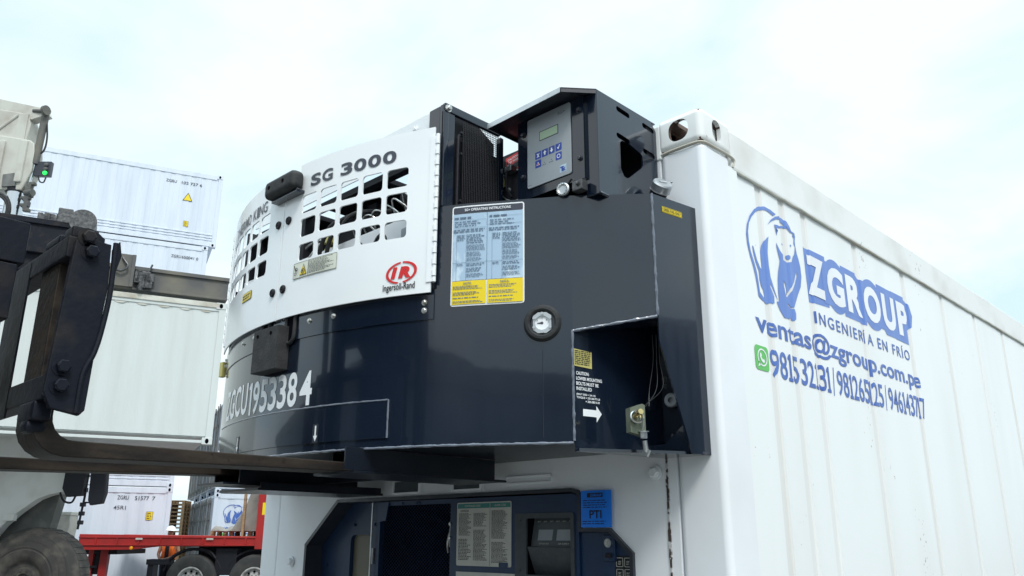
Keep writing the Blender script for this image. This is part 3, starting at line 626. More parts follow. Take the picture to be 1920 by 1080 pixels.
# rubber buffers
bm = B(); box(bm, -1.305, -1.150, -.734, -.688, 2.114, 2.258, .003)
t = boolean((bmesh.ops.recalc_face_normals(bm, faces=bm.faces[:]), bm)[1], [(lambda c: (cyl(c, (x, -.80, 2.235), (x, -.718, 2.235), .0085), bmesh.ops.recalc_face_normals(c, faces=c.faces[:]), c)[2])(B()) for x in (-1.278, -1.195)])
obj('buffer_block', t, M['rubber'], GS)
bm = B(); box(bm, -1.290, -1.105, -.758, -.706, 2.722, 2.788, .018, seg=3)
t = boolean((bmesh.ops.recalc_face_normals(bm, faces=bm.faces[:]), bm)[1], [(lambda c: (cyl(c, (x, -.80, 2.757), (x, -.742, 2.757), .009), bmesh.ops.recalc_face_normals(c, faces=c.faces[:]), c)[2])(B()) for x in (-1.255, -1.165)])
o = obj('rubber_bumper', t, M['rubber'], GS)
bm = B(); box(bm, -1.27, -1.108, -.735, -.700, 2.710, 2.722, .002); obj('bumper_bracket', bm, M['dark'], o)
# --- the two white doors
COLS = [(.925, 1.002), (1.018, 1.095), (1.112, 1.187), (1.203, 1.280), (1.297, 1.373)]
ROWS = [(2.638, 2.702), (2.553, 2.618), (2.470, 2.527)]
OFF = .018
def door(k):
    f_ = (lambda s: SM-s) if k == 1 else (lambda s: s-SM)          # u coordinate, mirrored for the other leaf
    o_ = [(.838, 2.287), (.838, 2.300), (.838, 2.822), (1.395, 2.822), (1.395, 2.796), (SM-.003, 2.796), (SM-.003, 2.287)]
    loops = [[(f_(s), z) for s, z in o_]]
    for a, b in COLS:
        for c, d in ROWS: loops.append([(f_(s), z) for s, z in rr(a, c, b, d, .011, 4)])
    bm = xform(curve2d(loops, .005), gmap(OFF-.003), CUTS)
    d = obj('door', bm, M['wdoor'], GS, smooth=30); d['label'] = 'right door leaf' if k == 1 else 'left door leaf'
    fs = (lambda s: s) if k == 1 else (lambda s: STOT-s)
    def sub(name, bm, m, **kw):
        return obj(name, bm, m, d, **kw)
    bm = B(); z = 2.318; i = 0
    while z < 2.79:
        p = gp(fs(.829), z, .016+(.002 if i % 2 else 0)); q = gp(fs(.829), z+.0165, .016+(.002 if i % 2 else 0)); cyl(bm, p, q, .0072 if i % 2 else .0062, seg=10); z += .0178; i += 1
    a_ = fs(.829); b_ = fs(.852); bm2 = shell(min(a_, b_), max(a_, b_), 2.318, 2.79, OFF+.003, .004); join(bm, bm2); sub('hinge', bm, M['wdoor'])
    for z in (2.632, 2.388):
        p = gp(fs(1.443), z, OFF); n = (gp(fs(1.443), z, 1)-gp(fs(1.443), z, 0))
        bm = B(); lathe(bm, p, n, [(-.002, .0145), (.004, .0145), (.007, .011), (.007, .009), (.005, .008), (.005, 0)], 24); x_, y_, d_ = basis(n)
        cyl(bm, p+n*.006-x_*.006, p+n*.006+x_*.006, .0016, seg=6); sub('turn_fastener', bm, M['black'])
    return d, sub
DR, subR = door(1); DL, subL = door(-1)
G3 = lambda off: gmap(off)
bm = xform(cells('SG 3000', U_(1.333), U_(.970), 2.725, 2.768, .03, gap=.12), gmap(OFF+.0015), CUTS); subR('model_lettering', bm, M['greyp'], smooth='keep')
bm = xform(cells('THERMO KING', -(U_(1.617-.018)), -(U_(1.980)), 2.715, 2.757, .012, gap=.12), gmap(OFF+.0015), CUTS) if False else xform(cells('THERMO KING', SM-1.985, SM-1.607, 2.715, 2.757, .012, gap=.12), gmap(OFF+.0015), CUTS)
subL('maker_lettering', bm, M['greyp'], smooth='keep')
# oval emblem
cu_, cz_ = U_(.935), 2.358
bm = B(); O1 = circ(cu_, cz_, .052, 48, .0335); O2 = circ(cu_-.0005, cz_, .049, 48, .0285)
def sh(P, k=.18): return [(x+(z-cz_)*k, z) for x, z in P]
left = [(x, z) for x, z in circ(cu_, cz_, .052, 24, .034, 100, 265)]+[(x, z) for x, z in circ(cu_+.006, cz_, .049, 24, .030, 260, 105)]
right_ = [(x, z) for x, z in circ(cu_, cz_, .052, 24, .034, -75, 92)]+[(x, z) for x, z in circ(cu_-.006, cz_-.0005, .049, 24, .030, 85, -70)]
addto(bm, curve2d([sh(left)])); addto(bm, curve2d([sh(right_)]))
addto(bm, text2d('I', cu_-.036, cu_-.013, cz_-.018, cz_+.018, .12, shear=.25)); addto(bm, text2d('R', cu_-.010, cu_+.032, cz_-.018, cz_+.018, .07, shear=.2))
subR('oval_emblem', xform(bm, gmap(OFF+.0015), CUTS), M['red'], smooth='keep')
bm = B(); addto(bm, text2d('Ingersoll-Rand', U_(.996), U_(.888), 2.298, 2.3255, .016)); subR('emblem_lettering', xform(bm, gmap(OFF+.0015), CUTS), M['blackp'], smooth='keep')
# hazard sticker under the grille
def layered(loops_mats, f, cuts=None):
    bm = B()
    for i, (src, mi) in enumerate(loops_mats):
        for v in src.verts: v.co.z = .0006*(i+1) if abs(v.co.z) < 1e-7 else v.co.z
        join(bm, src, mi)
    return xform(bm, f, cuts)
u0_, u1_, z0_, z1_ = U_(1.389), U_(1.181), 2.4085, 2.4635
um = u0_+.078
body = curve2d([rr(u0_, z0_, u1_, z1_, .001, 1)]); brd = curve2d([rr(u0_+.001, z0_+.001, u1_-.001, z1_-.001, .001, 1), rr(u0_+.002, z0_+.002, u1_-.002, z1_-.002, .001, 1)])
dv_ = curve2d([[(um, z0_+.001), (um+.001, z0_+.001), (um+.001, z1_-.001), (um, z1_-.001)]])
tri = curve2d([[(u0_+.037, z0_+.008), (u0_+.072, z0_+.008), (u0_+.0545, z0_+.046)]]); tri2 = curve2d([[(u0_+.0395, z0_+.0095), (u0_+.0695, z0_+.0095), (u0_+.0545, z0_+.0425)]])
gear = curve2d([circ(u0_+.0545, z0_+.020, .0088, 12), circ(u0_+.0545, z0_+.020, .0062, 12)]); g2 = curve2d([circ(u0_+.0545, z0_+.020, .0035, 8)])
hand = curve2d([circ(u0_+.021, z0_+.030, .007, 12), circ(u0_+.021, z0_+.030, .0045, 12)]); hand2 = curve2d([circ(u0_+.018, z0_+.015, .006, 12), circ(u0_+.018, z0_+.015, .0038, 12)])
hand3 = curve2d([[(u0_+.009, z0_+.045), (u0_+.013, z0_+.045), (u0_+.018, z0_+.032), (u0_+.028, z0_+.028), (u0_+.027, z0_+.025), (u0_+.015, z0_+.028)]])
fp = B(); fineprint(fp, um+.004, z0_+.004, u1_-.004, z1_-.006, 11, 0, 0, .5, .35, random.Random(4))
subR('hazard_sticker', layered([(body, 0), (brd, 1), (dv_, 1), (tri, 1), (tri2, 2), (gear, 1), (g2, 1), (hand, 1), (hand2, 1), (hand3, 1), (fp, 1)], gmap(OFF+.0008), CUTS), [M['cream'], M['blackp'], M['yellow']], smooth='keep')
b_ = curve2d([rr(U_(1.772), 2.408, U_(1.680), 2.440, .003)]); i_ = curve2d([rr(U_(1.772)+.002, 2.410, U_(1.680)-.002, 2.438, .002)]); fp = B(); fineprint(fp, U_(1.772)+.008, 2.414, U_(1.680)-.008, 2.434, 2, 0, 0, .5, .1, random.Random(1))
subL('hazard_sticker', layered([(b_, 0), (i_, 1), (fp, 0)], gmap(OFF+.0008), CUTS), [M['blackp'], M['yellow']], smooth='keep')
# --- writing on the shell
bm = B()
for src in (cells('ZGCU', SM-1.929, SM-1.668, 2.000, 2.107, .02, gap=.15), cells('195338', SM-1.655, SM-1.345, 1.992, 2.102, .02, gap=.15), cells('4', SM-1.330, SM-1.272, 1.990, 2.098, .022)): addto(bm, src)
obj('serial_lettering', xform(bm, gmap(.001), CUTS), M['whitep'], GS, smooth='keep')
for sA in (1.237, STOT-1.237):
    uA = SM-sA; bm = layered([(curve2d([rr(uA-.013, 1.872, uA+.012, 1.928, .002)]), 1), (curve2d([[(uA-.003, 1.923), (uA+.003, 1.923), (uA+.003, 1.893), (uA+.009, 1.893), (uA, 1.876), (uA-.009, 1.893), (uA-.003, 1.893)]]), 0)], gmap(.0046), CUTS)
    obj('lifting_arrow', bm, [M['whitep'], M['dark2']], GS, smooth='keep')
# operating instructions
ua, ub, za, zb = SM-.781, SM-.561, 2.241, 2.552; rng = random.Random(11)
lay = [(curve2d([rr(ua, za, ub, zb, .008)]), 0), (curve2d([rr(ua+.004, 2.527, ub-.004, zb-.004, .004)]), 1), (curve2d([[(ua+.004, 2.318), (ub-.004, 2.318), (ub-.004, 2.526), (ua+.004, 2.526)]]), 2),
       (curve2d([[(ua+.004, za+.005), (ua+.107, za+.005), (ua+.107, 2.316), (ua+.004, 2.316)]]), 3), (curve2d([[(ua+.111, za+.005), (ub-.004, za+.005), (ub-.004, 2.316), (ua+.111, 2.316)]]), 3)]
g = B(); rects(g, [(ua+.1085, 2.318, ua+.1095, 2.526), (ua+.004, 2.372, ub-.004, 2.3727), (ua+.016, 2.318, ua+.0166, 2.462), (ua+.046, 2.318, ua+.0466, 2.462), (ua+.124, 2.318, ua+.1246, 2.462), (ua+.154, 2.318, ua+.1546, 2.462), (ua+.008, 2.480, ua+.105, 2.4806), (ua+.112, 2.487, ub-.006, 2.4876), (ua+.008, 2.505, ua+.105, 2.5055), (ua+.112, 2.512, ub-.006, 2.5125)], 0)
for xa in (ua, ua+.108):
    fineprint(g, xa+.008, 2.508, xa+.06, 2.516, 1, 0, 0, .7, 0, rng); fineprint(g, xa+.009, 2.484, xa+.10, 2.504, 3, 0, 0, .4, .4, rng); fineprint(g, xa+.006, 2.466, xa+.102, 2.478, 2, 0, 0, .5, .2, rng)
    fineprint(g, xa+.018, 2.440, xa+.042, 2.460, 4, 0, 0, .5, .2, rng); fineprint(g, xa+.018, 2.362, xa+.040, 2.370, 2, 0, 0, .5, .2, rng)
    for (a, b, r_) in ((2.430, 2.460, 6), (2.408, 2.427, 5), (2.390, 2.405, 4), (2.376, 2.387, 3), (2.360, 2.370, 2), (2.342, 2.356, 3), (2.326, 2.338, 3)): fineprint(g, xa+.048, a, xa+.103, b, r_, 0, 0, .5, .3, rng)
    for (a, b, r_) in ((2.290, 2.302, 3), (2.272, 2.284, 3), (2.262, 2.268, 1), (2.249, 2.257, 2)): fineprint(g, xa+.008, a, xa+.100, b, r_, 0, 0, .45, .3, rng)
lay += [(g, 4), (text2d('SG+ OPERATING INSTRUCTIONS', ua+.040, ua+.180, 2.5335, 2.5415, .015), 0), (text2d('NOTE:', ua+.040, ua+.064, 2.3045, 2.3115, .02), 4), (text2d('NOTA:', ua+.150, ua+.176, 2.3045, 2.3115, .02), 4)]
obj('instruction_sticker', layered(lay, gmap(.0008), CUTS), [M['whitep'], M['greyp'], M['stk'], M['yellow'], M['lineb']], GS, smooth='keep')
# diesel sticker on the side panel, caution notice in the pocket
t = layered([(curve2d([rr(SM-.150, 2.512, SM-.064, 2.530, .002)]), 0), (curve2d([rr(SM-.1485, 2.5135, SM-.0655, 2.5285, .001), rr(SM-.1475, 2.5145, SM-.0665, 2.5275, .001)]), 1), (text2d('DIESEL FUEL ONLY', SM-.144, SM-.070, 2.517, 2.525, .02), 1)], gmap(.0008)); obj('fuel_sticker', t, [M['yellow'], M['blackp']], GS, smooth='keep')
fw = frame((-.250, -.338, 0), (.1827, .9832, 0), (0, 0, 1), (.9832, -.1827, 0))
fp = B(); fineprint(fp, .004, 2.058, .062, 2.100, 8, 0, 0, .55, .15, random.Random(8))
t = layered([(curve2d([[(.001, 2.055), (.065, 2.052), (.065, 2.099), (.001, 2.103)]]), 0), (fp, 1)], lambda u, v, h: fw(u, v, h+.0015)); obj('pocket_sticker', t, [M['yellow2'], M['blackp']], GS, smooth='keep')
bm = B()
for s_, x1_, z_, hh in (('CAUTION:', .054, 2.031, .0095), ('LOWER MOUNTING', .101, 2.0165, .0095), ('BOLTS MUST BE', .088, 2.0025, .0095), ('INSTALLED', .063, 1.9885, .0095), ('(BOLT SIZE = 3/4-10)', .076, 1.9735, .0065), ('TORQUE = 220-280 FT-LB', .092, 1.965, .0065)): addto(bm, text2d(s_, .008, x1_, z_, z_+hh, .022))
addto(bm, text2d('= 300-380 N-M', .040, .090, 1.956, 1.9625, .022))
addto(bm, curve2d([[(.030, 1.919), (.078, 1.919), (.078, 1.905), (.097, 1.929), (.078, 1.950), (.078, 1.938), (.030, 1.938)]]))
obj('caution_lettering', xform(bm, lambda u, v, h: fw(u, v, h+.0015)), M['whitep'], GS, smooth='keep')
# fuel gauge
pg = gp(.510, 2.179, 0); ng = (gp(.510, 2.179, 1)-pg).normalized(); xg = Vector((-ng.y, ng.x, 0)); zg = Vector((0, 0, 1))
bm = B(); lathe(bm, pg, ng, [(0, .054), (.006, .052), (.011, .047), (.012, .040), (.008, .035), (-.004, .034), (-.004, 0)], 40)
G = obj('fuel_gauge', bm, M['rubber'], GS); fg = frame(pg, xg, zg, ng)
def gsub(name, bm, m): q = obj(name, bm, m, G)
bm = B(); hexa = [(-.026, -.020), (-.012, -.030), (.012, -.030), (.026, -.020), (.026, .020), (.012, .030), (-.012, .030), (-.026, .020)]
addto(bm, plate([hexa, circ(0, 0, .0205, 30)], .006, lambda u, v, h: fg(u, v, h+.004)))
for a in range(6): cyl(bm, fg(.0265*math.sin(rad(60*a)), .0265*math.cos(rad(60*a)), .006), fg(.0265*math.sin(rad(60*a)), .0265*math.cos(rad(60*a)), .010), .0042, seg=12)
gsub('bezel', bm, M['alu'])
bm = layered([(curve2d([circ(0, 0, .0212, 30)]), 0), (curve2d([circ(-.001, 0, .004, 12)]), 1), (curve2d([[(-.015, -.0016), (0, -.003), (0, .003), (-.015, .0)]]), 1), (text2d('F', .011, .014, .006, .010, .02), 1), (text2d('E', -.015, -.012, .006, .010, .02), 1), (text2d('1/2', -.003, .003, .012, .016, .01), 1)], lambda u, v, h: fg(u, v, h+.002))
gsub('dial', bm, [M['whitep'], M['greyp']]) if False else None
q = obj('dial', bm, [M['whitep'], M['greyp']], G, smooth='keep')
# drip stain below the gauge is a weld line in the sheet
bm = bead([gp(.510, z, .0) for z in (2.118, 1.86)], .0012, .02); obj('seam_line', bm, M['dark'], GS)

# --- top end: post, radiator grille, hood, controller, slotted bracket
bm = B(); box(bm, -.655, -.597, -.548, -.500, 2.30, 2.908, .006); box(bm, -.60, -.582, -.548, -.500, 2.56, 2.908, .003); obj('corner_frame_post', bm, M['dark'], GS)
bm = B(); box(bm, -.592, -.578, -.545, -.300, 2.884, 2.912, .003); box(bm, -.592, -.579, -.548, -.528, 2.56, 2.885, .003); box(bm, -.60, -.579, -.300, -.285, 2.56, 2.88, .002)
RG = obj('radiator_frame', bm, M['dark'], GS)
def rsub(name, bm, m, **k): q = obj(name, bm, m, RG, **k)
bm = B()
for k in range(24): y = -.462+k*.0075; cyl(bm, (-.583, y, 2.56), (-.583, y, 2.884), .0011, seg=4, caps=False)
for k in range(43): z = 2.562+k*.0075; cyl(bm, (-.5838, -.465, z), (-.5838, -.285, z), .0011, seg=4, caps=False)
rsub('wire_mesh', bm, M['black'])
bm = B(); addto(bm, plate([[(-.502, 2.30), (-.502, 2.905), (-.37, 2.903), (-.30, 2.865), (-.30, 2.30)]], .088, frame((-.656, 0, 0), (0, 1, 0), (0, 0, 1), (1, 0, 0))))
for k in range(50): box(bm, -.611, -.607, -.455+k*.0078, -.4525+k*.0078, 2.32, 2.82)
rsub('radiator_core', bm, M['black'])
bm = B(); tube(bm, [(-.600, -.500, 2.56), (-.600, -.500, 2.85)], .010, 10); tube(bm, smoothpts([(-.592, -.478, 2.57), (-.592, -.478, 2.78), (-.594, -.474, 2.82), (-.60, -.455, 2.84)], 6), .006)
for z in (2.758, 2.831, 2.598): bolt(bm, (-.583, -.472, z), (1, 0, 0), .005)
rsub('coolant_pipe', bm, M['black'])
bm = B(); bolt(bm, (-.578, -.533, 2.894), (1, 0, 0), .0085); bolt(bm, (-.578, -.30, 2.895), (1, 0, 0), .006); rsub('frame_bolt', bm, M['zinc'])
bm = B(); addto(bm, plate([[(-1.76, 2.80), (-.668, 2.80), (-.668, 2.912), (-.70, 2.915), (-1.738, 2.915), (-1.77, 2.912)]], .004, frame((0, -.528, 0), (1, 0, 0), (0, 0, 1), (0, -1, 0))))
for x in (-1.70, -.74): bolt(bm, (x, -.531, 2.880), (0, -1, 0), .008)
obj('top_guard', bm, M['wdoor'], GS)
bm = B(); addto(bm, slab([(-.166, -.003), (-.166, -.308), (-.236, -.388), (-.562, -.376), (-.562, -.003)], 2.889, .004))
hp = [(-.166, -.308), (-.236, -.388), (-.562, -.376), (-.562, -.20)]
for a, b in zip(hp, hp[1:]):
    v = [bm.verts.new(c) for c in ((*a, 2.8915), (*b, 2.8915), (*b, 2.876), (*a, 2.876))]; bm.faces.new(v)
HD = obj('hood', bm, M['dark2'], GS)
bm = B(); v = [bm.verts.new(c) for c in ((-.238, -.3895, 2.8925), (-.562, -.3775, 2.8925), (-.562, -.3795, 2.874), (-.238, -.3915, 2.874))]; bm.faces.new(v)
e_ = bmesh.ops.extrude_face_region(bm, geom=bm.faces[:]); [setattr(v.co, 'y', v.co.y+.0012) for v in e_['geom'] if isinstance(v, bmesh.types.BMVert)]
q = obj('hood_lip', bm, M['alu'], HD)  # pale metal colour stands in for the sky reflected along the lip
def slot(y0, y1, z, w_=.0085, tilt=-.004): 
    return [(y, zz+(tilt*(y-y0)/(y1-y0))) for y, zz in rr(y0, z-w_, y1, z+w_, w_*.98, 5)]
bk = plate([[(-.304, 2.552), (-.045, 2.552), (-.020, 2.60), (-.004, 2.64), (-.004, 2.86), (-.030, 2.887), (-.304, 2.887)]], .006, frame((-.167, 0, 0), (0, 1, 0), (0, 0, 1), (1, 0, 0)))
bmesh.ops.remove_doubles(bk, verts=bk.verts[:], dist=1e-5); bmesh.ops.recalc_face_normals(bk, faces=bk.faces[:]); cs = []
for lp in (slot(-.213, -.145, 2.865), slot(-.078, -.015, 2.860), slot(-.216, -.148, 2.774), slot(-.080, -.016, 2.770), [(-.200, 2.752), (-.190, 2.762), (-.150, 2.764), (-.092, 2.752), (-.084, 2.744), (-.084, 2.715), (-.092, 2.703), (-.160, 2.648), (-.172, 2.643), (-.186, 2.645), (-.200, 2.665)]):
    t = plate([lp], .05, frame((-.167, 0, 0), (0, 1, 0), (0, 0, 1), (1, 0, 0))); bmesh.ops.remove_doubles(t, verts=t.verts[:], dist=1e-5); bmesh.ops.recalc_face_normals(t, faces=t.faces[:]); cs.append(t)
bm = boolean(bk, cs)
box(bm, -.212, -.164, -.309, -.302, 2.552, 2.886, .002); MB_ = obj('mounting_bracket', bm, M['dark'], GS, smooth=25)
bm = bead([(-.163, -.307, 2.556), (-.163, -.20, 2.5575), (-.163, -.09, 2.560)], .0028); obj('bracket_weld', bm, M['weld'], GS)
# controller
bm = B(); box(bm, -.480, -.206, -.319, -.316, 2.610, 2.884, .0008); box(bm, -.480, -.462, -.318, -.200, 2.610, 2.880, .001); box(bm, -.209, -.206, -.319, -.285, 2.61, 2.884, .0008); box(bm, -.450, -.250, -.316, -.24, 2.63, 2.875, .003)
K = obj('controller', bm, M['dark'], GS)
def ksub(name, bm, m, **k): q = obj(name, bm, m, K, **k)
fk = lambda off: (lambda u, v, h: (u, -.3195-off-h, v))
bm = xform(curve2d([rr(-.434, 2.640, -.256, 2.877, .007)], .003, .0006), fk(.002)); ksub('face_plate', bm, M['ctrl'])
for x, z in ((-.455, 2.835), (-.225, 2.838), (-.225, 2.678), (-.455, 2.688)): bm = B(); bolt(bm, (x, -.319, z), (0, -1, 0), .0065); ksub('face_bolt', bm, M['dark2'])
bm = layered([(curve2d([rr(-.383, 2.787, -.304, 2.820, .002)]), 1), (curve2d([rr(-.380, 2.790, -.307, 2.817, .001)]), 0)], fk(.0036)); ksub('display', bm, [M['lcd'], M['greyp']], smooth='keep')
marks = {0: [[(-.006, -.008), (-.002, 0), (-.007, .007), (-.003, .008), (0, .003), (.004, .008), (.007, .006), (.002, 0), (.006, -.007), (.002, -.008), (0, -.003), (-.003, -.009)]],
         1: [[(-.003, -.008), (.003, -.008), (.003, 0), (.008, 0), (0, .009), (-.008, 0), (-.003, 0)]], 2: [[(-.003, .008), (.003, .008), (.003, 0), (.008, 0), (0, -.009), (-.008, 0), (-.003, 0)]],
         3: [[(-.006, -.001), (-.002, -.007), (0, -.007), (.007, .008), (.004, .008), (-.001, -.002), (-.004, .001)]], 4: [circ(0, 0, .008, 14), circ(0, 0, .0055, 14)], 5: [[(-.008, -.006), (.008, -.006), (0, .008)]]}
for i, (x, z) in enumerate(((-.388, 2.741), (-.360, 2.741), (-.332, 2.741), (-.304, 2.741), (-.304, 2.711), (-.388, 2.712))):
    L_ = [(curve2d([rr(x-.0125, z-.0125, x+.0125, z+.0125, .0025)]), 0), (curve2d([[(x+a*.9, z+b*.9) for a, b in lp] for lp in marks[i]]), 1)]
    if i == 5: L_.append((curve2d([[(x+a*.55, z+b*.55-.0006) for a, b in marks[5][0]]]), 2))
    ksub('key', layered(L_, fk(.0036)), [M['btn'], M['whitep'], M['red']], smooth='keep')
fp = B(); fineprint(fp, -.372, 2.700, -.355, 2.704, 1, 0, 0, .6, 0); fineprint(fp, -.343, 2.700, -.326, 2.704, 1, 0, 0, .6, 0); addto(fp, curve2d([circ(-.363, 2.709, .0018, 8)])); addto(fp, curve2d([circ(-.333, 2.709, .0018, 8)]))
addto(fp, text2d('SG+', -.306, -.276, 2.850, 2.860, .005)); fineprint(fp, -.430, 2.648, -.418, 2.651, 1, 0, 0, .6, 0)
ksub('face_print', layered([(fp, 0)], fk(.0036)), M['greyp'], smooth='keep')
ksub('maker_badge', layered([(curve2d([[(-.300, 2.653), (-.274, 2.653), (-.274, 2.677), (-.300, 2.677)]]), 0), (curve2d([[(-.298, 2.672), (-.284, 2.672), (-.284, 2.668), (-.288, 2.668), (-.288, 2.656), (-.293, 2.656), (-.293, 2.668), (-.298, 2.668)]]), 1), (text2d('K', -.287, -.276, 2.656, 2.666, .04), 1)], fk(.0036)), [M['stk'], M['btn']], smooth='keep')
# emergency stop, horn reel and red tag in the bay beside it
bm = B(); lathe(bm, (-.562, -.235, 2.712), (.35, -1, 0), [(0, .0), (0, .056), (.006, .058), (.020, .058), (.024, .052), (.018, .046), (.018, 0)], 30)
AL = obj('hose_reel', bm, M['black'], GS)
bm = B(); lathe(bm, (-.560, -.237, 2.712), (.35, -1, 0), [(.019, .051), (.0255, .0535), (.0255, .0555), (.019, .0575)], 30); box(bm, -.575, -.545, -.285, -.255, 2.755, 2.775, .003); bolt(bm, (-.563, -.272, 2.695), (0, -1, 0), .005)
q = obj('reel_rim', bm, M['alu'], AL)
bm = B(); t = B(); addto(t, plate([rr(-.009, -.034, .009, .034, .004)], .003, frame((0, 0, 0), (1, 0, 0), (0, 0, 1), (0, -1, 0)))); t.transform(Matrix.Translation((-.600, -.272, 2.745)) @ Matrix.Rotation(rad(-14), 4, 'Y')); join(bm, t); q = obj('yellow_label', bm, M['yellow2'], AL)
bm = B(); box(bm, -.612, -.592, -.268, -.262, 2.69, 2.79, .004); tube(bm, smoothpts([(-.58, -.26, 2.79), (-.56, -.29, 2.75), (-.565, -.285, 2.70), (-.545, -.28, 2.66)], 5), .004); q = obj('reel_arm', bm, M['black'], AL)
fr_ = lambda u, v, h: (-.640+u, -.212-h, 2.818+v+u*.12)
bm = layered([(curve2d([[(0, 0), (.10, 0), (.10, .034), (0, .034)]]), 0), (text2d('CAUTION', .010, .060, .018, .026, .02), 1), (text2d('HOT PIPES', .010, .060, .005, .013, .02), 1)], fr_)
obj('red_warning_plate', bm, [M['red'], M['whitep']], GS, smooth='keep')
bm = B(); box(bm, -.575, -.49, -.225, -.20, 2.775, 2.80, .004); obj('red_handle', bm, M['red'], GS)
bm = B(); box(bm, -.66, -.17, -.05, -.006, 2.56, 2.885, .003); box(bm, -.76, -.49, -.185, -.06, 2.40, 2.886, .004); obj('bay_dark_fill', bm, M['black'], GS)  # black fill boxes added so the bay looks dark instead of open to the sky
bm = B(); lathe(bm, (-.262, -.352, 2.577), (.3, -1, 0), [(0, 0), (0, .020), (.008, .020), (.010, .016), (.006, .012), (.006, 0)], 20)
for k in range(12): a = rad(30*k); cyl(bm, (-.262+.0175*math.cos(a), -.360, 2.577+.0175*math.sin(a)), (-.261+.0175*math.cos(a), -.3645, 2.577+.0175*math.sin(a)), .002, seg=6)
obj('round_connector', bm, M['alu'], GS)
bm = B(); box(bm, -.238, -.200, -.345, -.315, 2.566, 2.598, .004); tube(bm, smoothpts([(-.23, -.34, 2.60), (-.25, -.33, 2.615), (-.28, -.32, 2.60), (-.31, -.31, 2.585)], 5), .003); bolt(bm, (-.215, -.346, 2.585), (0, -1, 0), .005)
obj('junction_box', bm, M['engine'], GS)
# filler neck and cap
bm = B(); ax = Vector((.66, -.30, .62)).normalized(); c0 = Vector((-.135, -.060, 2.606)); cyl(bm, c0-ax*.06, c0+ax*.024, .027, seg=20); obj('filler_neck', bm, M['black'], GS)
bm = B(); c1 = c0+ax*.022; lathe(bm, c1, ax, [(0, 0), (0, .031), (.003, .033), (.006, .0315), (.026, .0315), (.030, .028), (.030, 0)], 30)
for k in range(0): pass
x_, y_, _ = basis(ax); cyl(bm, c1+ax*.030-x_*.012, c1+ax*.030+x_*.012, .004, seg=8); bolt(bm, c1+ax*.02+Vector((.034, 0, 0)), (1, 0, 0), .003)
FC = obj('filler_cap', bm, M['alu'], GS)
# things in the mounting pocket
bm = B(); fwp = frame((-.125, -.215, 1.905), (.35, .93, 0), (0, 0, 1), (.93, -.35, 0))
addto(bm, plate([[(-.036, -.034), (.012, -.044), (.012, .040), (.004, .044), (-.036, .030)]], .022, fwp)); V_ = obj('drain_valve', bm, material('olive_valve_body', (.16, .18, .13), .45, metal=.3), GS)
def vsub(name, bm, m): q = obj(name, bm, m, V_)
bm = B(); cyl(bm, fwp(-.020, .006, .011), fwp(-.030, .014, .045), .0055, seg=12); cyl(bm, fwp(-.028, .013, .040), fwp(-.031, .0155, .055), .0075, seg=12); vsub('brass_nipple', bm, M['brass'])
bm = B(); lathe(bm, fwp(-.018, .004, .012), fwp(-.028, .013, .045)-fwp(-.018, .004, .012), [(0, .012), (.004, .018), (.010, .019), (.012, .016), (.006, .012)], 22)
tube(bm, smoothpts([fwp(-.004, .006, .020), fwp(-.002, -.010, .022), fwp(-.004, -.028, .020)], 5), .0026); vsub('clamp_ring', bm, M['zinc'])
bm = B(); bolt(bm, fwp(.0, -.030, .016), fwp(.004, -.10, .010)-fwp(0, -.030, .016), .0105, .018); cyl(bm, fwp(.004, -.055, .014), fwp(.010, -.085, .012), .007, seg=12); box(bm, -.010, .010, -.004, .004, -.010, .008, .001, T=Matrix.Translation(fwp(.010, -.084, .012)) @ Matrix.Rotation(.5, 4, 'Y')); vsub('hex_plug', bm, M['alu'])
bm = B(); lathe(bm, (-.150, -.012, 1.985), (.25, -1, 0), [(0, .021), (.012, .021), (.016, .018), (.016, .0085), (.002, .0085), (.002, 0)], 28); obj('white_bushing', bm, M['ctrl'], GS)
bm = B(); cyl(bm, (-.134, -.045, 1.83), (-.134, -.045, 1.885), .009, .004, 12); obj('locating_cone', bm, M['dark2'], GS)
bm = B()
for dx in (0, .012, .022): tube(bm, smoothpts([(-.135+dx, -.12, 2.16), (-.130+dx, -.13, 2.08), (-.140+dx*2, -.14, 2.0), (-.130-dx, -.16, 1.95)], 6), .0008, 5)
bolt(bm, (-.14, -.06, 2.04), (0, -1, 0), .006); bolt(bm, (-.14, -.06, 2.02), (0, -1, 0), .005); bolt(bm, (-.10, -.02, 1.955), (0, -1, 0), .004)
obj('cable_loom', bm, M['engine'], GS)
# fork pockets under the belly
for x0, x1 in ((-1.00, -.795), (-1.75, -1.56)):
    bm = B()
    box(bm, x0, x0+.008, -.60, -.10, 1.784, ZB, .001); box(bm, x1-.008, x1, -.690 if x0 > -1.1 else -.60, -.10, 1.784, ZB, .001)
    addto(bm, slab([(x0-.01, -.60), (x0-.01, -.06), (x1+.015, -.06), (x1+.015, -.36), (x1, -.66), (x0, -.66)], 1.780, .007))
    obj('fork_pocket', bm, M['under'], GS)
bm = B(); box(bm, -1.50, -1.02, -.30, -.285, 1.79, ZB); box(bm, -1.95, -1.73, -.30, -.285, 1.79, ZB); obj('cross_member', bm, M['under'], GS)
bm = B(); addto(bm, slab([(-1.50, -.56), (-1.50, -.02), (-1.78, -.02), (-1.78, -.56)], 1.762, .008)); box(bm, -1.506, -1.50, -.55, -.03, 1.766, 1.786, .001); obj('skid_plate', bm, M['under'], GS)
# rear lift clasp seen past the left edge
bm = B(); cc = gp(2.13, 2.24, .014); box(bm, cc.x-.012, cc.x+.012, cc.y-.01, cc.y+.01, 2.20, 2.26, .003); obj('door_catch', bm, M['yellow2'], GS)

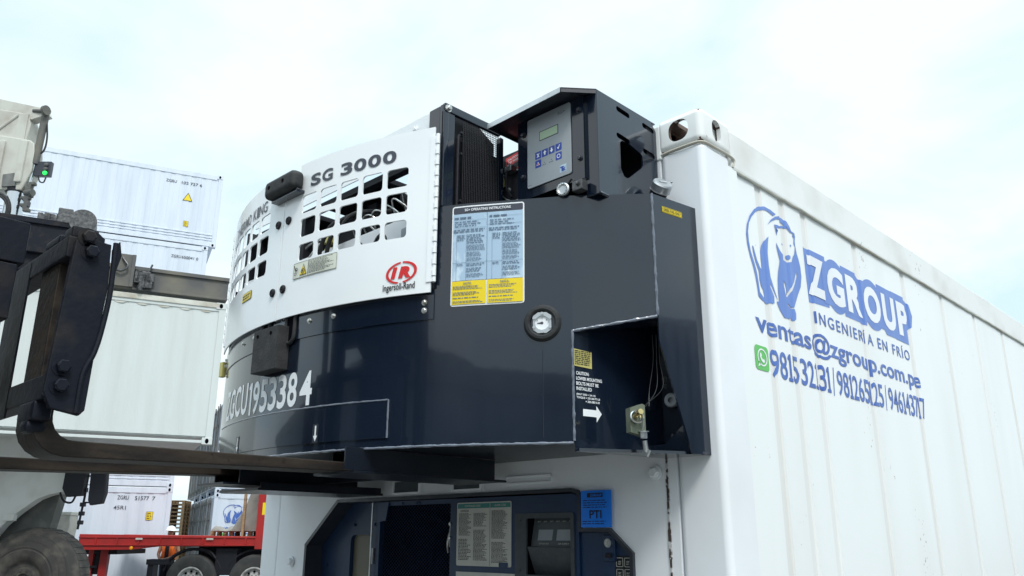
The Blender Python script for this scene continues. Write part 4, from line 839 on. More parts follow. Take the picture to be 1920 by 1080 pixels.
# --- engine bay seen through the grilles
bm = B(); box(bm, -1.86, -.70, -.46, -.05, 2.31, 2.40, .01); EN = obj('engine', bm, M['engine'], GS)
def esub(name, bm, m, **k): q = obj(name, bm, m, EN, **k)
bm = B(); rng = random.Random(21)
for k in range(4): box(bm, -1.12+k*.085, -1.05+k*.085, -.42, -.20, 2.40, 2.60+.012*(k % 2), .008)
for k in range(16): x = -1.15+rng.random()*.40; z = 2.42+rng.random()*.18; cyl(bm, (x, -.43, z), (x+rng.uniform(-.01, .01), -.47-rng.random()*.03, z), rng.uniform(.008, .024), seg=12)
for k in range(8): x = -1.15+k*.05; bolt(bm, (x, -.43, 2.60), (0, -.3, 1), .008)
esub('cylinder_block', bm, M['engine'])
bm = B(); cyl(bm, (-.84, -.44, 2.60), (-.74, -.40, 2.60), .055, seg=24); cyl(bm, (-.93, -.40, 2.72), (-.72, -.36, 2.72), .045, seg=20); cyl(bm, (-1.30, -.45, 2.46), (-1.30, -.30, 2.46), .07, seg=26); cyl(bm, (-1.62, -.40, 2.50), (-1.62, -.20, 2.50), .09, seg=26); esub('air_cleaner', bm, M['black'])
bm = B()
for k in range(7):
    x = -1.12+k*.055; tube(bm, smoothpts([(x, -.45, 2.58), (x+.01, -.50, 2.64+.01*k), (x+.06, -.50, 2.66), (x+.10, -.44, 2.60)], 6), .003)
for k in range(4): tube(bm, smoothpts([(-1.75+k*.1, -.45, 2.42), (-1.72+k*.1, -.50, 2.55), (-1.66+k*.12, -.48, 2.66), (-1.60+k*.12, -.40, 2.70)], 6), .006)
esub('fuel_line', bm, M['zinc'])
bm = B()
for k in range(3): tube(bm, smoothpts([(-1.30+k*.08, -.48, 2.45), (-1.27+k*.05, -.53, 2.56), (-1.20+k*.05, -.52, 2.68), (-1.10+k*.05, -.42, 2.70)], 6), .008)
esub('hose', bm, M['rubber'])
bm = B()
for x in (-1.45, -.98, -.78): box(bm, x-.02, x+.02, -.47, -.02, 2.78, 2.80, .002)
box(bm, -1.85, -.66, -.50, -.47, 2.775, 2.80, .002); box(bm, -1.85, -.66, -.12, -.05, 2.775, 2.80, .002); box(bm, -1.47, -1.43, -.50, -.46, 2.40, 2.78, .002); box(bm, -1.22, -1.18, -.42, -.38, 2.40, 2.78, .002); box(bm, -1.36, -1.12, -.40, -.20, 2.58, 2.775, .004); box(bm, -.98, -.80, -.30, -.10, 2.66, 2.79, .004)
box(bm, -1.86, -.66, -.020, -.006, 2.31, 2.89); box(bm, -1.86, -1.50, -.45, -.02, 2.805, 2.82); box(bm, -1.38, -1.02, -.45, -.14, 2.805, 2.82); box(bm, -.95, -.66, -.36, -.02, 2.805, 2.82); box(bm, -1.88, -1.86, -.5, -.02, 2.31, 2.82); box(bm, -1.72, -1.50, -.44, -.10, 2.40, 2.72, .01)  # black back and roof panels added to keep the engine bay dark
esub('bay_frame_and_dark_fill', bm, M['black'])
bm = B(); holes = [circ(-1.335+k*.13, 2.535, .042, 22, .045) for k in range(4)]
addto(bm, plate([[(-1.86, 2.40), (-.80, 2.40), (-.80, 2.60), (-1.86, 2.60)], *holes], .004, frame((0, -.50, 0), (1, 0, 0), (0, 0, 1), (0, -1, 0)))); esub('pierced_bulkhead', bm, M['cfront'])
bm = B(); box(bm, -.80, -.70, -.53, -.49, 2.45, 2.55, .006); cyl(bm, (-.76, -.53, 2.52), (-.76, -.545, 2.52), .012); esub('relay_box', bm, M['ctrl'])
bm = B(); box(bm, -1.30, -1.255, -.50, -.47, 2.63, 2.665, .002); box(bm, -1.285, -1.25, -.50, -.47, 2.59, 2.608, .002); esub('yellow_label', bm, M['yellow2'])

# ================================================================== forklift: carriage and forks in view, rest of the body, out of view, added for reflections
FL = thing('forklift', 'black forklift holding its two worn forks under the generator set', 'forklift', (-1.25, -2.6, 0), local=False)
def fk_l(xr, wd, dz=0, tip=0):
    """one L-shaped fork: upright shank, rounded heel, tapering blade running towards +y"""
    prof = [(-1.480, 2.24), (-1.480, 1.86)]
    prof += [(-1.405-.075*math.cos(rad(a)), 1.845+dz-.072*math.sin(rad(a))) for a in (10, 30, 50, 70, 90)]
    prof += [(-.60, 1.780+dz+tip), (-.20, 1.792+dz+tip), (-.20, 1.797+dz+tip), (-.60, 1.806+dz+tip), (-1.39, 1.811+dz)]
    prof += [(-1.39-.050*math.sin(rad(a)), 1.861+dz-.050*math.cos(rad(a))) for a in (15, 35, 55, 75, 90)]
    prof += [(-1.440, 2.24)]
    return plate([prof], wd, frame((xr-wd/2, 0, 0), (0, 1, 0), (0, 0, 1), (1, 0, 0)), bevel=.003)
for xr, dz_, tp_ in ((-.858, 0, .004), (-1.66, .018, .016)): obj('fork', fk_l(xr, .115, dz_, tp_), M['fork'], FL, label='near fork' if xr > -1 else 'far fork')
bm = B()
box(bm, -1.66, -.792, -1.488, -1.440, 2.215, 2.268, .005); box(bm, -1.66, -.792, -1.488, -1.440, 1.888, 1.945, .005)
obj('carriage', bm, M['steel'], FL)
bm = B(); box(bm, -.94, -.83, -1.492, -1.45, 1.845, 1.892, .010); box(bm, -.905, -.85, -1.495, -1.45, 1.82, 1.85, .012); obj('fork_hook', bm, M['steel'], FL)
bm = B()
addto(bm, plate([[(-1.492, 1.905), (-1.474, 1.868), (-1.412, 1.858), (-1.402, 1.870), (-1.398, 2.03), (-1.392, 2.15), (-1.398, 2.262), (-1.470, 2.268), (-1.476, 2.25)]], .014, frame((-.785, 0, 0), (0, 1, 0), (0, 0, 1), (1, 0, 0)), bevel=.002)); obj('side_plate', bm, M['steel'], FL)
bm = B(); tube(bm, smoothpts([(-.776, -1.389, 2.268), (-.776, -1.386, 2.15), (-.776, -1.392, 2.06), (-.774, -1.402, 2.0), (-.776, -1.418, 1.95), (-.777, -1.42, 1.862)], 6), .0065, 8); addto(bm, plate([[(-1.395, 2.25), (-1.380, 2.275), (-1.372, 2.24), (-1.388, 2.16)]], .004, frame((-.778, 0, 0), (0, 1, 0), (0, 0, 1), (1, 0, 0)))); obj('guard_edge', bm, M['steel'], FL)
for p in ((-1.452, 2.266), (-1.441, 2.232), (-1.462, 1.960), (-1.461, 1.918)):
    bm = B(); bolt(bm, (-.778, *p), (1, 0, 0), .0155, .016); obj('hex_bolt', bm, M['steel'], FL)
bm = B(); box(bm, -.86, -.80, -1.480, -1.42, 2.268, 2.298, .006); box(bm, -.97, -.87, -1.485, -1.45, 2.268, 2.292, .006); addto(bm, plate([[(-1.46, 2.262), (-1.41, 2.262), (-1.41, 2.276), (-1.43, 2.290), (-1.46, 2.286)]], .02, frame((-.80, 0, 0), (0, 1, 0), (0, 0, 1), (1, 0, 0)), bevel=.003)); obj('latch_block', bm, M['steel'], FL)
for (y1, z0_, z1_) in ((-1.541, 2.208, 2.310), (-1.553, 2.074, 2.205), (-1.566, 1.845, 2.071)):
    bm = B(); box(bm, -1.20, -.90, -2.10, y1, z0_, z1_, .004); obj('mast_cover', bm, M['steel'], FL)
bm = B(); box(bm, -1.20, -1.05, -1.489, -1.484, 1.87, 2.26, .001); obj('carriage_upright', bm, M['steel'], FL)
bm = B()
for x in (-1.62, -1.02):
    box(bm, x-.06, x+.06, -1.86, -1.70, .15, 2.60, .01)
for z in (.5, 1.3, 2.5): box(bm, -1.62, -1.02, -1.84, -1.78, z-.06, z+.06)
obj('mast', bm, M['steel'], FL)
bm = B(); box(bm, -2.05, -.60, -4.75, -1.95, .45, 1.25, .08); box(bm, -2.0, -.65, -4.8, -3.4, 1.25, 1.65, .15); obj('body', bm, M['fender'], FL)
bm = B()
for x in (-1.95, -.72):
    for y in (-2.05, -3.6): cyl(bm, (x, y, 1.2), (x, y+.12, 2.75), .045, seg=10)
box(bm, -2.0, -.66, -3.6, -1.9, 2.74, 2.80, .02); obj('overhead_guard', bm, M['steel'], FL)
for x in (-2.12, -.66):
    for y, r_ in ((-2.35, .46), (-4.2, .40)):
        bm = B(); lathe(bm, (x, y, r_), (1, 0, 0), [(-.0, r_*.5), (.0, r_*.95), (.03, r_), (.25, r_), (.28, r_*.95), (.28, r_*.5)], 36)
        t = obj('wheel', bm, M['tyre2'], FL); bm = B(); lathe(bm, (x, y, r_), (1, 0, 0), [(.03, 0), (.03, r_*.3), (.0, r_*.5), (.28, r_*.5), (.25, r_*.3), (.25, 0)], 30); obj('rim', bm, M['rim'], t)
bm = B(); box(bm, -1.6, -1.05, -3.4, -2.9, 1.25, 1.45, .05); box(bm, -1.6, -1.05, -3.5, -3.38, 1.4, 1.95, .05); obj('seat', bm, M['rubber'], FL)

# ================================================================== containers in the yard
def container(label, loc, rot, L_, Hh, mat, back=2.44, group=None, code=None, extras=(), pitch=.29, cat='shipping container', strip=False, end=-1, dep=.009):
    """local x runs along the long side, -y faces the camera; 'end' = -1 puts the container at x<0"""
    t = thing('shipping_container', label, cat, loc, rot, group)
    X0, X1 = (-L_, 0) if end < 0 else (0, L_)
    bm = B(); x = X0+.12; pts = [(x, 0)]
    while x < X1-.4:
        pts += [(x+pitch*.46, 0), (x+pitch*.56, dep), (x+pitch*.90, dep), (x+pitch, 0)]; x += pitch
    pts.append((X1-.12, 0)); A = [bm.verts.new((a, .02+b, .14)) for a, b in pts]; E_ = [bm.verts.new((a, .02+b, Hh-.14)) for a, b in pts]
    for i in range(len(pts)-1): bm.faces.new((A[i], A[i+1], E_[i+1], E_[i]))
    obj('side_wall', bm, mat, t, smooth=8)
    bm = B(); box(bm, X0+.05, X1-.05, .05, back-.02, .12, Hh-.03); obj('shell', bm, mat, t)
    bm = B()
    box(bm, X0+.1, X1-.1, .004, .05, Hh-.16, Hh-.012, .008); box(bm, X0+.1, X1-.1, .004, .05, .02, .17 if strip else .07, .008)
    if strip:
        for k in range(3): box(bm, X0+.12, X1-.12, .006, .03, .20+k*.085, .235+k*.085, .004)
    for x0 in (X0, X1-.12): box(bm, x0, x0+.12, -.005, .10, .1, Hh-.1, .01)
    obj('frame', bm, mat, t)
    if mat is M['heldw']: bm = B(); box(bm, X0+.1, X1-.1, -.016, .04, Hh-.10, Hh-.004, .008); obj('top_rail', bm, M['stain'], t)
    bm = B()
    for cx in (X0-.003, X1-.175):
        for cz in (-.002, Hh-.118): box(bm, cx, cx+.178, -.016, .15, cz, cz+.12, .008)
    c_ = obj('corner_casting', bm, mat, t)
    bm = B()
    for cx in (X0+.08, X1-.09):
        for cz in (.058, Hh-.06): addto(bm, xform(curve2d([circ(0, 0, .032, 14, .045)]), lambda u, v, h: (cx+u, -.0175, cz+v)))
    obj('casting_hole', bm, M['void'], c_, smooth='keep')
    fr = lambda u, v, h: (u, -.006+(.018 if mat is not M['heldw'] else 0)-h, v)
    for (s_, x0, x1, z0, z1, b_) in (code or []): obj('code_lettering', xform(text2d(s_, x0, x1, z0, z1, b_), lambda u, v, h: (u, .014, v)), M['greyp'], t, smooth='keep')
    for kind, x0, x1, z0, z1 in extras:
        if kind == 'tri': obj('warning_triangle', layered([(curve2d([[(x0, z0), (x1, z0), ((x0+x1)/2, z1)]]), 1), (curve2d([[(x0+.03, z0+.018), (x1-.03, z0+.018), ((x0+x1)/2, z1-.035)]]), 0)], lambda u, v, h: (u, .014-h, v)), [M['yellow'], M['blackp']], t, smooth='keep')
        else:
            f_ = B(); fineprint(f_, x0+.02, z0+.02, x1-.02, z1-.02, 4, 0, 0, .5, .2)
            obj('yellow_placard', layered([(curve2d([rr(x0, z0, x1, z1, .01)]), 1), (curve2d([rr(x0+.008, z0+.008, x1-.008, z1-.008, .01)]), 0), (f_, 1)], lambda u, v, h: (u, .014-h, v)), [M['yellow'], M['blackp']], t, smooth='keep')
    return t
RA = rad(69.5)
GA = 'white containers stacked five high'
tiers = [('bottom white container of the tall stack, with a scuffed upper rail, behind the red trailer', 2.895), ('second white container from the bottom of the tall stack', 2.345), ('third white container of the tall stack, behind the held container', 2.345), ('fourth white container of the tall stack, just below the topmost', 2.345), ('topmost white container of the tall stack, with a yellow warning triangle', 2.345)]
z = 0
for i, (lb, hh) in enumerate(tiers):
    code = {0: [('ZGRU', -1.36, -1.08, 2.555, 2.66, .01), ('51577', -.93, -.58, 2.545, 2.65, .01), ('7', -.50, -.42, 2.545, 2.65, .01), ('45R1', -1.42, -1.12, 2.295, 2.395, .01)], 3: [('ZGRU', -.99, -.72, hh-.46, hh-.37, .01), ('650041 0', -.70, -.24, hh-.46, hh-.37, .01)], 4: [('ZGRU', -1.60, -1.30, hh-.46, hh-.37, .01), ('102 727 6', -1.16, -.58, hh-.46, hh-.37, .01)]}.get(i)
    ex = {0: [('sq', -.60, -.43, 2.03, 2.25)], 4: [('tri', -1.08, -.80, 1.36, 1.63), ('sq', -.98, -.84, .54, .72)]}.get(i, [])
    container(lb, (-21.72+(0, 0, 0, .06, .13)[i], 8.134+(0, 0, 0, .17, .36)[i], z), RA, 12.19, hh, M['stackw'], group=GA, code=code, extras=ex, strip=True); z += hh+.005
# row to the right: white long side, grey ends
for k in range(4):
    for j in range(2):
        o_ = Vector((-23.545, 10.266, 2.9*j))+Vector((-.934, .357, 0))*2.52*k
        lbs = [['lower container with the blue bear emblem, grey at its end, behind the pallets', 'upper container standing on the one with the blue bear emblem'],
               ['lower grey-ended container in second place behind the bear emblem container', 'upper grey-ended container in second place of the row'],
               ['lower grey-ended container in third place of the row', 'upper grey-ended container in third place of the row'], ['lower grey-ended container farthest back in the row', 'upper grey-ended container farthest back in the row']]
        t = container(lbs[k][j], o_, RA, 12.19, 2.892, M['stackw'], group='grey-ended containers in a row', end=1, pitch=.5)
        bm = B(); box(bm, -.022, .0, .03, 2.41, .14, 2.75)
        for q in range(8): box(bm, -.040, -.02, .14+q*.285, .30+q*.285, .2, 2.70, .006)
        d_ = obj('end_doors', bm, M['greyend'], t)
        bm = B()
        for y in (.35, .85, 1.55, 2.05): cyl(bm, (-.07, y, .15), (-.07, y, 2.78), .018, seg=8); [box(bm, -.085, -.03, y-.05, y+.05, zz, zz+.08) for zz in (.3, 1.2, 2.1, 2.6)]
        obj('locking_bar', bm, M['dusty'], d_)
        if k == 0 and j == 0:
            bm = B()
            sc = 1.55
            for v in BEAR.values(): addto(bm, curve2d([[(.30+(a-.249)*sc, 1.98+(b-2.30)*sc) for a, b in v]]))
            obj('bear_emblem', xform(bm, lambda u, v, h: (u, .014, v)), M['logod'], t, smooth='keep')
            bm = B(); addto(bm, text2d('ZGROUP', .98, 2.5, 2.12, 2.42, .02)); addto(bm, text2d('INGENIERÍA EN FRÍO', 1.0, 2.5, 2.0, 2.07, .0)); obj('name_lettering', xform(bm, lambda u, v, h: (u, .014, v)), M['logod'], t, smooth='keep')
            bm = B(); addto(bm, text2d('ventas@zgroup.com.pe', .28, 2.6, 1.78, 1.93, .01)); addto(bm, text2d('981532131/981265125', .42, 2.6, 1.58, 1.72, .01)); obj('address_lettering', xform(bm, lambda u, v, h: (u, .014, v)), M['logod'], t, smooth='keep')
            bm = B(); addto(bm, curve2d([rr(.26, 1.58, .40, 1.72, .02)])); obj('message_icon', xform(bm, lambda u, v, h: (u, .014, v)), M['green'], t, smooth='keep')
# held container
HC = container('dull white container with a stained cream top rail, hanging from the reach stacker', (-12.983, 4.848, 3.17), rad(70.5), 12.19, 2.60, M['heldw'], pitch=.36, dep=.006)
bm = B()
for k in range(33):
    x = -.35-k*.36; t = B(); addto(t, curve2d([[(x-.10, 2.435), (x+.10, 2.435), (x+.05, 2.405), (x-.05, 2.405)]])); join(bm, t)
obj('rail_scallops', xform(bm, lambda u, v, h: (u, .012, v)), M['stain'], HC, smooth='keep')

# ================================================================== reach stacker
RS = thing('reach_stacker', 'cream and grey reach stacker carrying a white container from its spreader beam', 'reach stacker', (-15.106, 2.804, 0), rad(44.3))
YB = frame((0, 0, 0), (1, 0, 0), (0, 0, 1), (0, -1, 0))
def slabxz(P, y0, y1, bev=.01): return plate([P], y1-y0, frame((0, (y0+y1)/2, 0), (1, 0, 0), (0, 0, 1), (0, -1, 0)), bevel=bev)
bm = slabxz([(-3.2, 3.9), (.15, 3.69), (.40, 2.62), (.35, 2.36), (.12, 2.31), (-.09, 2.23), (-.38, 2.01), (-.62, 1.78), (-.95, 1.30), (-3.2, 1.2)], .15, .35)
join(bm, slabxz([(-3.2, 3.9), (.05, 3.69), (.25, 2.62), (.20, 2.36), (-.09, 2.30), (-3.2, 2.3)], .35, .8, 0)); obj('fender', bm, M['fender'], RS)
bm = B(); box(bm, .36, .42, .12, .20, 2.35, 2.75, .01); box(bm, -.58, -.40, .05, .18, 1.86, 1.98, .01); obj('marker_strip', bm, M['fender'], RS)
bm = slabxz([(-3.0, 2.3), (.10, 2.36), (-.12, 1.0), (-3.0, 1.0)], .55, .8, 0); obj('chassis', bm, M['dusty'], RS)
bm = B(); lathe(bm, (0, -.10, .88), (0, 1, 0), [(.08, .0), (.08, .30), (.02, .34), (-.02, .42), (-.03, .50), (-.012, .515), (-.012, .53), (-.02, .545), (-.005, .63), (.012, .635), (.012, .655), (.018, .68), (.04, .74), (.055, .745), (.06, .77), (.10, .81), (.13, .82), (.20, .865), (.60, .865), (.66, .78), (.66, .4)], 64)
for k in range(44):
    T = Matrix.Translation((0, -.10, .88)) @ Matrix.Rotation(2*math.pi*k/44, 4, 'Y'); box(bm, -.035, .035, .24, .60, .850, .872, .004, T=T)
WH = obj('wheel', bm, M['tyre'], RS)
bm = B(); lathe(bm, (0, -.10, .88), (0, 1, 0), [(.10, 0), (.10, .10), (.04, .12), (.04, .20), (.10, .24), (.05, .34)], 40)
for k in range(10): a = 2*math.pi*k/10; bolt(bm, (.165*math.cos(a), -.05, .88+.165*math.sin(a)), (0, -1, 0), .018)
obj('rim', bm, M['tyre'], WH)
for (P, ya) in (([(.49, 2.90), (.86, 2.90), (.82, 2.28), (.56, 2.26), (.47, 2.40)], -.12), ([(.93, 2.90), (1.20, 2.90), (1.24, 2.33), (1.20, 2.15), (1.0, 2.12), (.955, 2.2)], -.14)):
    m_ = obj('mirror', slabxz(P, ya, ya+.09, .02), M['black'], RS)
    cx = sum(p[0] for p in P)/len(P); cz = sum(p[1] for p in P)/len(P)
    obj('mirror_glass', slabxz([(cx+(x-cx)*.86, cz+(z-cz)*.88) for x, z in P], ya-.006, ya+.002, 0), M['mirror'], m_)
bm = B(); tube(bm, smoothpts([(.38, 0, 2.34), (.46, 0, 2.20), (.60, 0, 2.17), (.66, 0, 2.28)], 5), .018); tube(bm, [(.70, 0, 3.0), (.83, 0, 2.65), (.82, 0, 2.25), (.78, 0, 1.72)], .02); tube(bm, [(.82, 0, 2.17), (1.0, -.05, 2.17)], .014); tube(bm, [(.82, 0, 2.62), (1.0, -.05, 2.62)], .014)
for z in (2.35, 2.1, 1.95, 1.8): box(bm, .77, .85, -.04, .04, z, z+.07, .01)
obj('mirror_arm', bm, M['black'], RS)
# boom head and spreader carriage
bm = slabxz([(-5, 10.6), (-2.09, 10.07), (-1.12, 9.85), (-1.06, 9.72), (-1.36, 9.60), (-2.02, 9.68), (-5, 10.1)], 0, .18, .01); obj('boom_tip', bm, M['boom'], RS)
bm = slabxz([(-5, 10.2), (-2.04, 9.83), (-1.62, 9.76), (-1.44, 9.70), (-1.35, 9.50), (-1.38, 9.10), (-2.2, 9.12), (-5, 9.1)], 0, .30, .02); obj('boom', bm, M['boom'], RS)
bm = B(); tube(bm, [(-2.2, -.02, 9.15), (-1.62, -.02, 9.70)], .03); box(bm, -1.62, -1.42, -.04, .0, 9.12, 9.72, .01); obj('boom_rib', bm, M['boom'], RS)
bm = slabxz([(-5, 9.2), (-1.93, 9.23), (-1.28, 9.12), (-1.18, 9.04), (-1.14, 8.85), (-1.13, 8.45), (-1.26, 8.05), (-1.75, 8.05), (-2.1, 8.3), (-5, 8.3)], -.05, .22, .02)
for x in (-1.80, -1.36): box(bm, x-.07, x+.07, -.12, -.04, 8.2, 9.1, .03)
obj('slewing_bracket', bm, M['boom'], RS)
bm = slabxz([(-1.66, 8.36), (-1.40, 8.40), (-1.38, 8.12), (-1.64, 8.10)], -.10, -.055, .004); obj('grey_cover', bm, M['dusty'], RS)
bm = B(); cyl(bm, (-1.46, .1, 8.10), (-1.46, .1, 6.9), .17, seg=28); obj('lift_cylinder', bm, M['chrome'], RS)
bm = B(); lathe(bm, (-1.46, .1, 8.10), (0, 0, 1), [(-.06, .0), (-.06, .19), (.03, .19), (.03, 0)], 24); obj('cylinder_gland', bm, M['black'], RS)
bm = B(); cyl(bm, (-1.10, 0, 9.72), (-1.13, 0, 8.62), .07, seg=16); obj('tilt_cylinder', bm, M['beam'], RS)
bm = B(); cyl(bm, (-1.145, 0, 8.62), (-1.18, 0, 8.05), .03, seg=14); obj('tilt_rod', bm, M['chrome'], RS)
bm = B(); cyl(bm, (-1.36, 0, 9.80), (-1.0, -.05, 9.76), .04, seg=14); cyl(bm, (-1.08, -.10, 9.75), (-1.02, -.12, 9.75), .10, seg=16); cyl(bm, (-1.20, 0, 8.0), (-1.04, -.05, 8.0), .07, seg=14)
for k in range(12): box(bm, -1.28+random.random()*.12, -1.12+random.random()*.08, -.05, .05, 7.62+k*.05, 7.68+k*.05, .01)
obj('pivot_pin', bm, M['beam'], RS)
bm = B(); tube(bm, smoothpts([(-1.04, 0, 9.5), (-.99, 0, 9.2), (-1.0, 0, 8.95), (-1.1, 0, 8.85), (-1.35, 0, 8.95)], 6), .018); tube(bm, smoothpts([(-1.03, 0, 8.38), (-.98, 0, 8.26), (-.90, 0, 8.24), (-.87, 0, 8.34)], 6), .014)
for r_ in (.34, .38): tube(bm, [(-1.78+r_*math.cos(rad(a)), -.10, 7.60+r_*math.sin(rad(a))) for a in range(-90, 110, 10)], .028)
obj('hydraulic_hose', bm, M['rubber'], RS)
LB = obj('signal_box', (lambda b: (box(b, -1.12, -.80, -.02, .08, 8.37, 8.68, .012), b)[1])(B()), M['dark2'], RS)
for z_, m_, nm in ((8.60, M['beam'], 'lamp'), (8.51, M['beam'], 'lamp'), (8.425, M['lampgreen'], 'green_lamp')):
    bm = B(); lathe(bm, (-.89, -.02, z_), (0, -1, 0), [(0, .042), (.02, .042), (.04, .03), (.045, 0)], 18); obj(nm, bm, m_, LB)
bm = B(); box(bm, -12.5, -3.3, .9, 3.6, 1.0, 2.6, .1); box(bm, -12.8, -10.2, 1.0, 3.5, 2.6, 3.6, .15); box(bm, -9.5, -7.6, 1.5, 3.0, 2.6, 4.3, .12); obj('rear_body', bm, M['fender'], RS)
bm = slabxz([(-5.0, 10.6), (-5.0, 9.1), (-11.6, 3.4), (-12.2, 4.3)], 1.0, 1.9, .03); box(bm, -5.4, -4.8, .0, 1.9, 9.2, 10.2, .04); obj('lower_boom', bm, M['boom'], RS)
for x in (-4.6, -11.4):
    bm = B(); lathe(bm, (x, .6, .88), (0, 1, 0), [(.08, 0), (.08, .34), (-.02, .50), (.03, .70), (.22, .865), (.60, .865), (.66, .4)], 40); obj('wheel', bm, M['tyre'], RS)
# spreader beam in the frame of the held container
SPb = obj('spreader_beam', (lambda b: b)(B()), M['beam'], RS) if False else None
RS2 = Matrix.Rotation(rad(-44.3), 4, 'Z') @ Matrix.Translation(Vector((-12.983, 4.848, 0))-Vector((-15.106, 2.804, 0))) @ Matrix.Rotation(rad(70.5), 4, 'Z')
def sp(bm): bm.transform(RS2); return bm
bm = B(); box(bm, -6.2, .0, .02, .32, 5.85, 6.22, .01); box(bm, -6.2, .02, -.02, .36, 6.20, 6.27, .008); box(bm, -6.2, .0, -.02, .36, 5.83, 5.87, .006); obj('spreader_beam', sp(bm), M['beam'], RS)
bm = B(); box(bm, -2.03, -1.66, -.06, .40, 5.86, 6.46, .01); box(bm, -1.69, -1.63, -.08, .42, 5.86, 6.46, .008); obj('telescope_collar', sp(bm), M['beam'], RS)
bm = B(); rng = random.Random(5)
for k in range(14): x = -1.62+rng.random()*.22; box(bm, x, x+.05+rng.random()*.1, -.10, -.02, 5.86+rng.random()*.30, 5.98+rng.random()*.2, .01)
tube(bm, smoothpts([(-1.85, -.08, 6.38), (-1.75, -.12, 6.22), (-1.85, -.12, 6.12), (-1.98, -.10, 6.15)], 6), .02); tube(bm, [(-1.55, -.05, 5.87), (-1.42, -.08, 6.10), (-1.35, -.05, 6.32)], .018)
cyl(bm, (-1.5, -.05, 5.82), (-1.5, -.05, 6.05), .05, seg=12); obj('twistlock_gear', sp(bm), M['engine'], RS)
bm = B(); box(bm, -6.5, -2.75, -.3, .9, 6.20, 6.72, .02); box(bm, -6.5, -2.72, -.34, .95, 6.70, 6.80, .01); box(bm, -6.5, -2.05, -.2, .8, 5.90, 6.22, .01); obj('spreader_frame', sp(bm), M['steel'], RS)
bm = B(); rng = random.Random(6)
for k in range(12): x = -3.25+rng.random()*.35; box(bm, x, x+.08, -.30, -.1, 6.72, 6.84+rng.random()*.12, .01)
box(bm, -2.95, -2.72, -.34, .2, 6.72, 7.05, .02); cyl(bm, (-2.55, -.35, 6.85), (-2.55, .2, 6.85), .22, seg=24); obj('valve_block', sp(bm), M['engine'], RS)

# ================================================================== red flatbed trailer
TR = thing('flatbed_trailer', 'red flatbed trailer with a raised end post parked before the white container stack', 'trailer', (-18.174, 7.198, 0), rad(44.3))
bm = slabxz([(-2.69, 1.66), (1.66, 1.61), (1.66, 1.40), (.3, 1.385), (-.78, 1.39), (-1.45, 1.31), (-2.69, 1.30)], 0, .12, .01)
join(bm, slabxz([(-2.69, 1.66), (1.66, 1.61), (1.66, 1.40), (-2.69, 1.36)], 2.3, 2.42, .01)); box(bm, -2.69, 1.66, .1, 2.35, 1.54, 1.60); obj('deck', bm, M['trailer'], TR)
bm = B(); box(bm, -2.69, 1.66, -.03, .02, 1.575, 1.60, .004); box(bm, -2.69, 1.66, -.04, .02, 1.405, 1.425, .004)
for k in range(9): box(bm, -2.3+k*.5, -2.27+k*.5, -.035, .0, 1.44, 1.58, .003)
obj('rave_rail', bm, M['trailer'], TR)
bm = slabxz([(1.44, 1.33), (1.44, 3.4), (1.74, 3.5), (1.80, 1.33)], -.05, .10, .01); join(bm, slabxz([(1.50, 1.6), (1.50, 3.5), (1.70, 3.5), (1.70, 1.6)], 2.3, 2.45, .01)); box(bm, 1.48, 1.60, .1, 2.3, 1.6, 3.3); obj('end_post', bm, M['trailer'], TR)
for (a, b) in ((-2.56, -2.44), (-2.28, -2.10)):
    bm = slabxz([(a, 1.31), (b, 1.31), (b-.03, 0.0), (a-.03, 0.0)], .3, .42, .005); obj('landing_leg', bm, M['trailer'], TR)
bm = B(); box(bm, -2.68, -2.3, .25, .35, .90, .95); box(bm, -2.45, -2.25, .35, .5, .75, 1.25, .02); box(bm, -2.66, -1.9, .3, 1.9, 1.20, 1.31, .01); obj('leg_brace', bm, M['black'], TR)
for x0, m_ in ((-1.35, 'grey'), (1.0, 'grey')): obj('grey_tag', (lambda b: (box(b, x0-.02, x0+.13, -.046, -.04, 1.585, 1.62), b)[1])(B()), M['label'], TR) if False else None
for x in (-1.35, .30):
    bm = B(); box(bm, x, x+.16, -.050, -.042, 1.535, 1.575); obj('side_plate', bm, M['label'], TR)
bm = B(); lathe(bm, (-1.42, -.05, 1.35), (0, -1, 0), [(0, .04), (.02, .038), (.03, 0)], 12); obj('side_marker', bm, M['amber'], TR)
bm = B(); box(bm, 1.55, 1.68, -.062, -.05, 2.10, 2.38, .004); obj('yellow_plate', bm, M['yellow'], TR)
bm = B(); box(bm, -.05, 1.8, .5, 1.9, .95, 1.40, .02); box(bm, .5, 1.0, .1, .5, .75, 1.35, .02); obj('suspension', bm, M['black'], TR)
bm = B(); box(bm, -1.08, -.55, .05, .4, .98, 1.10, .01); box(bm, -1.05, -.92, .08, .4, .40, .98, .01); tube(bm, smoothpts([(-.62, .1, 1.06), (-.35, .1, 1.25), (0, .1, 1.33), (.35, .1, 1.28), (.52, .1, 1.12)], 6), .03)
for x in (0, 1.46): tube(bm, [(x+.70*math.cos(rad(a)), .12, .66+.66*math.sin(rad(a))) for a in range(20, 165, 12)], .025)
obj('mudguard_bracket', bm, M['black'], TR)
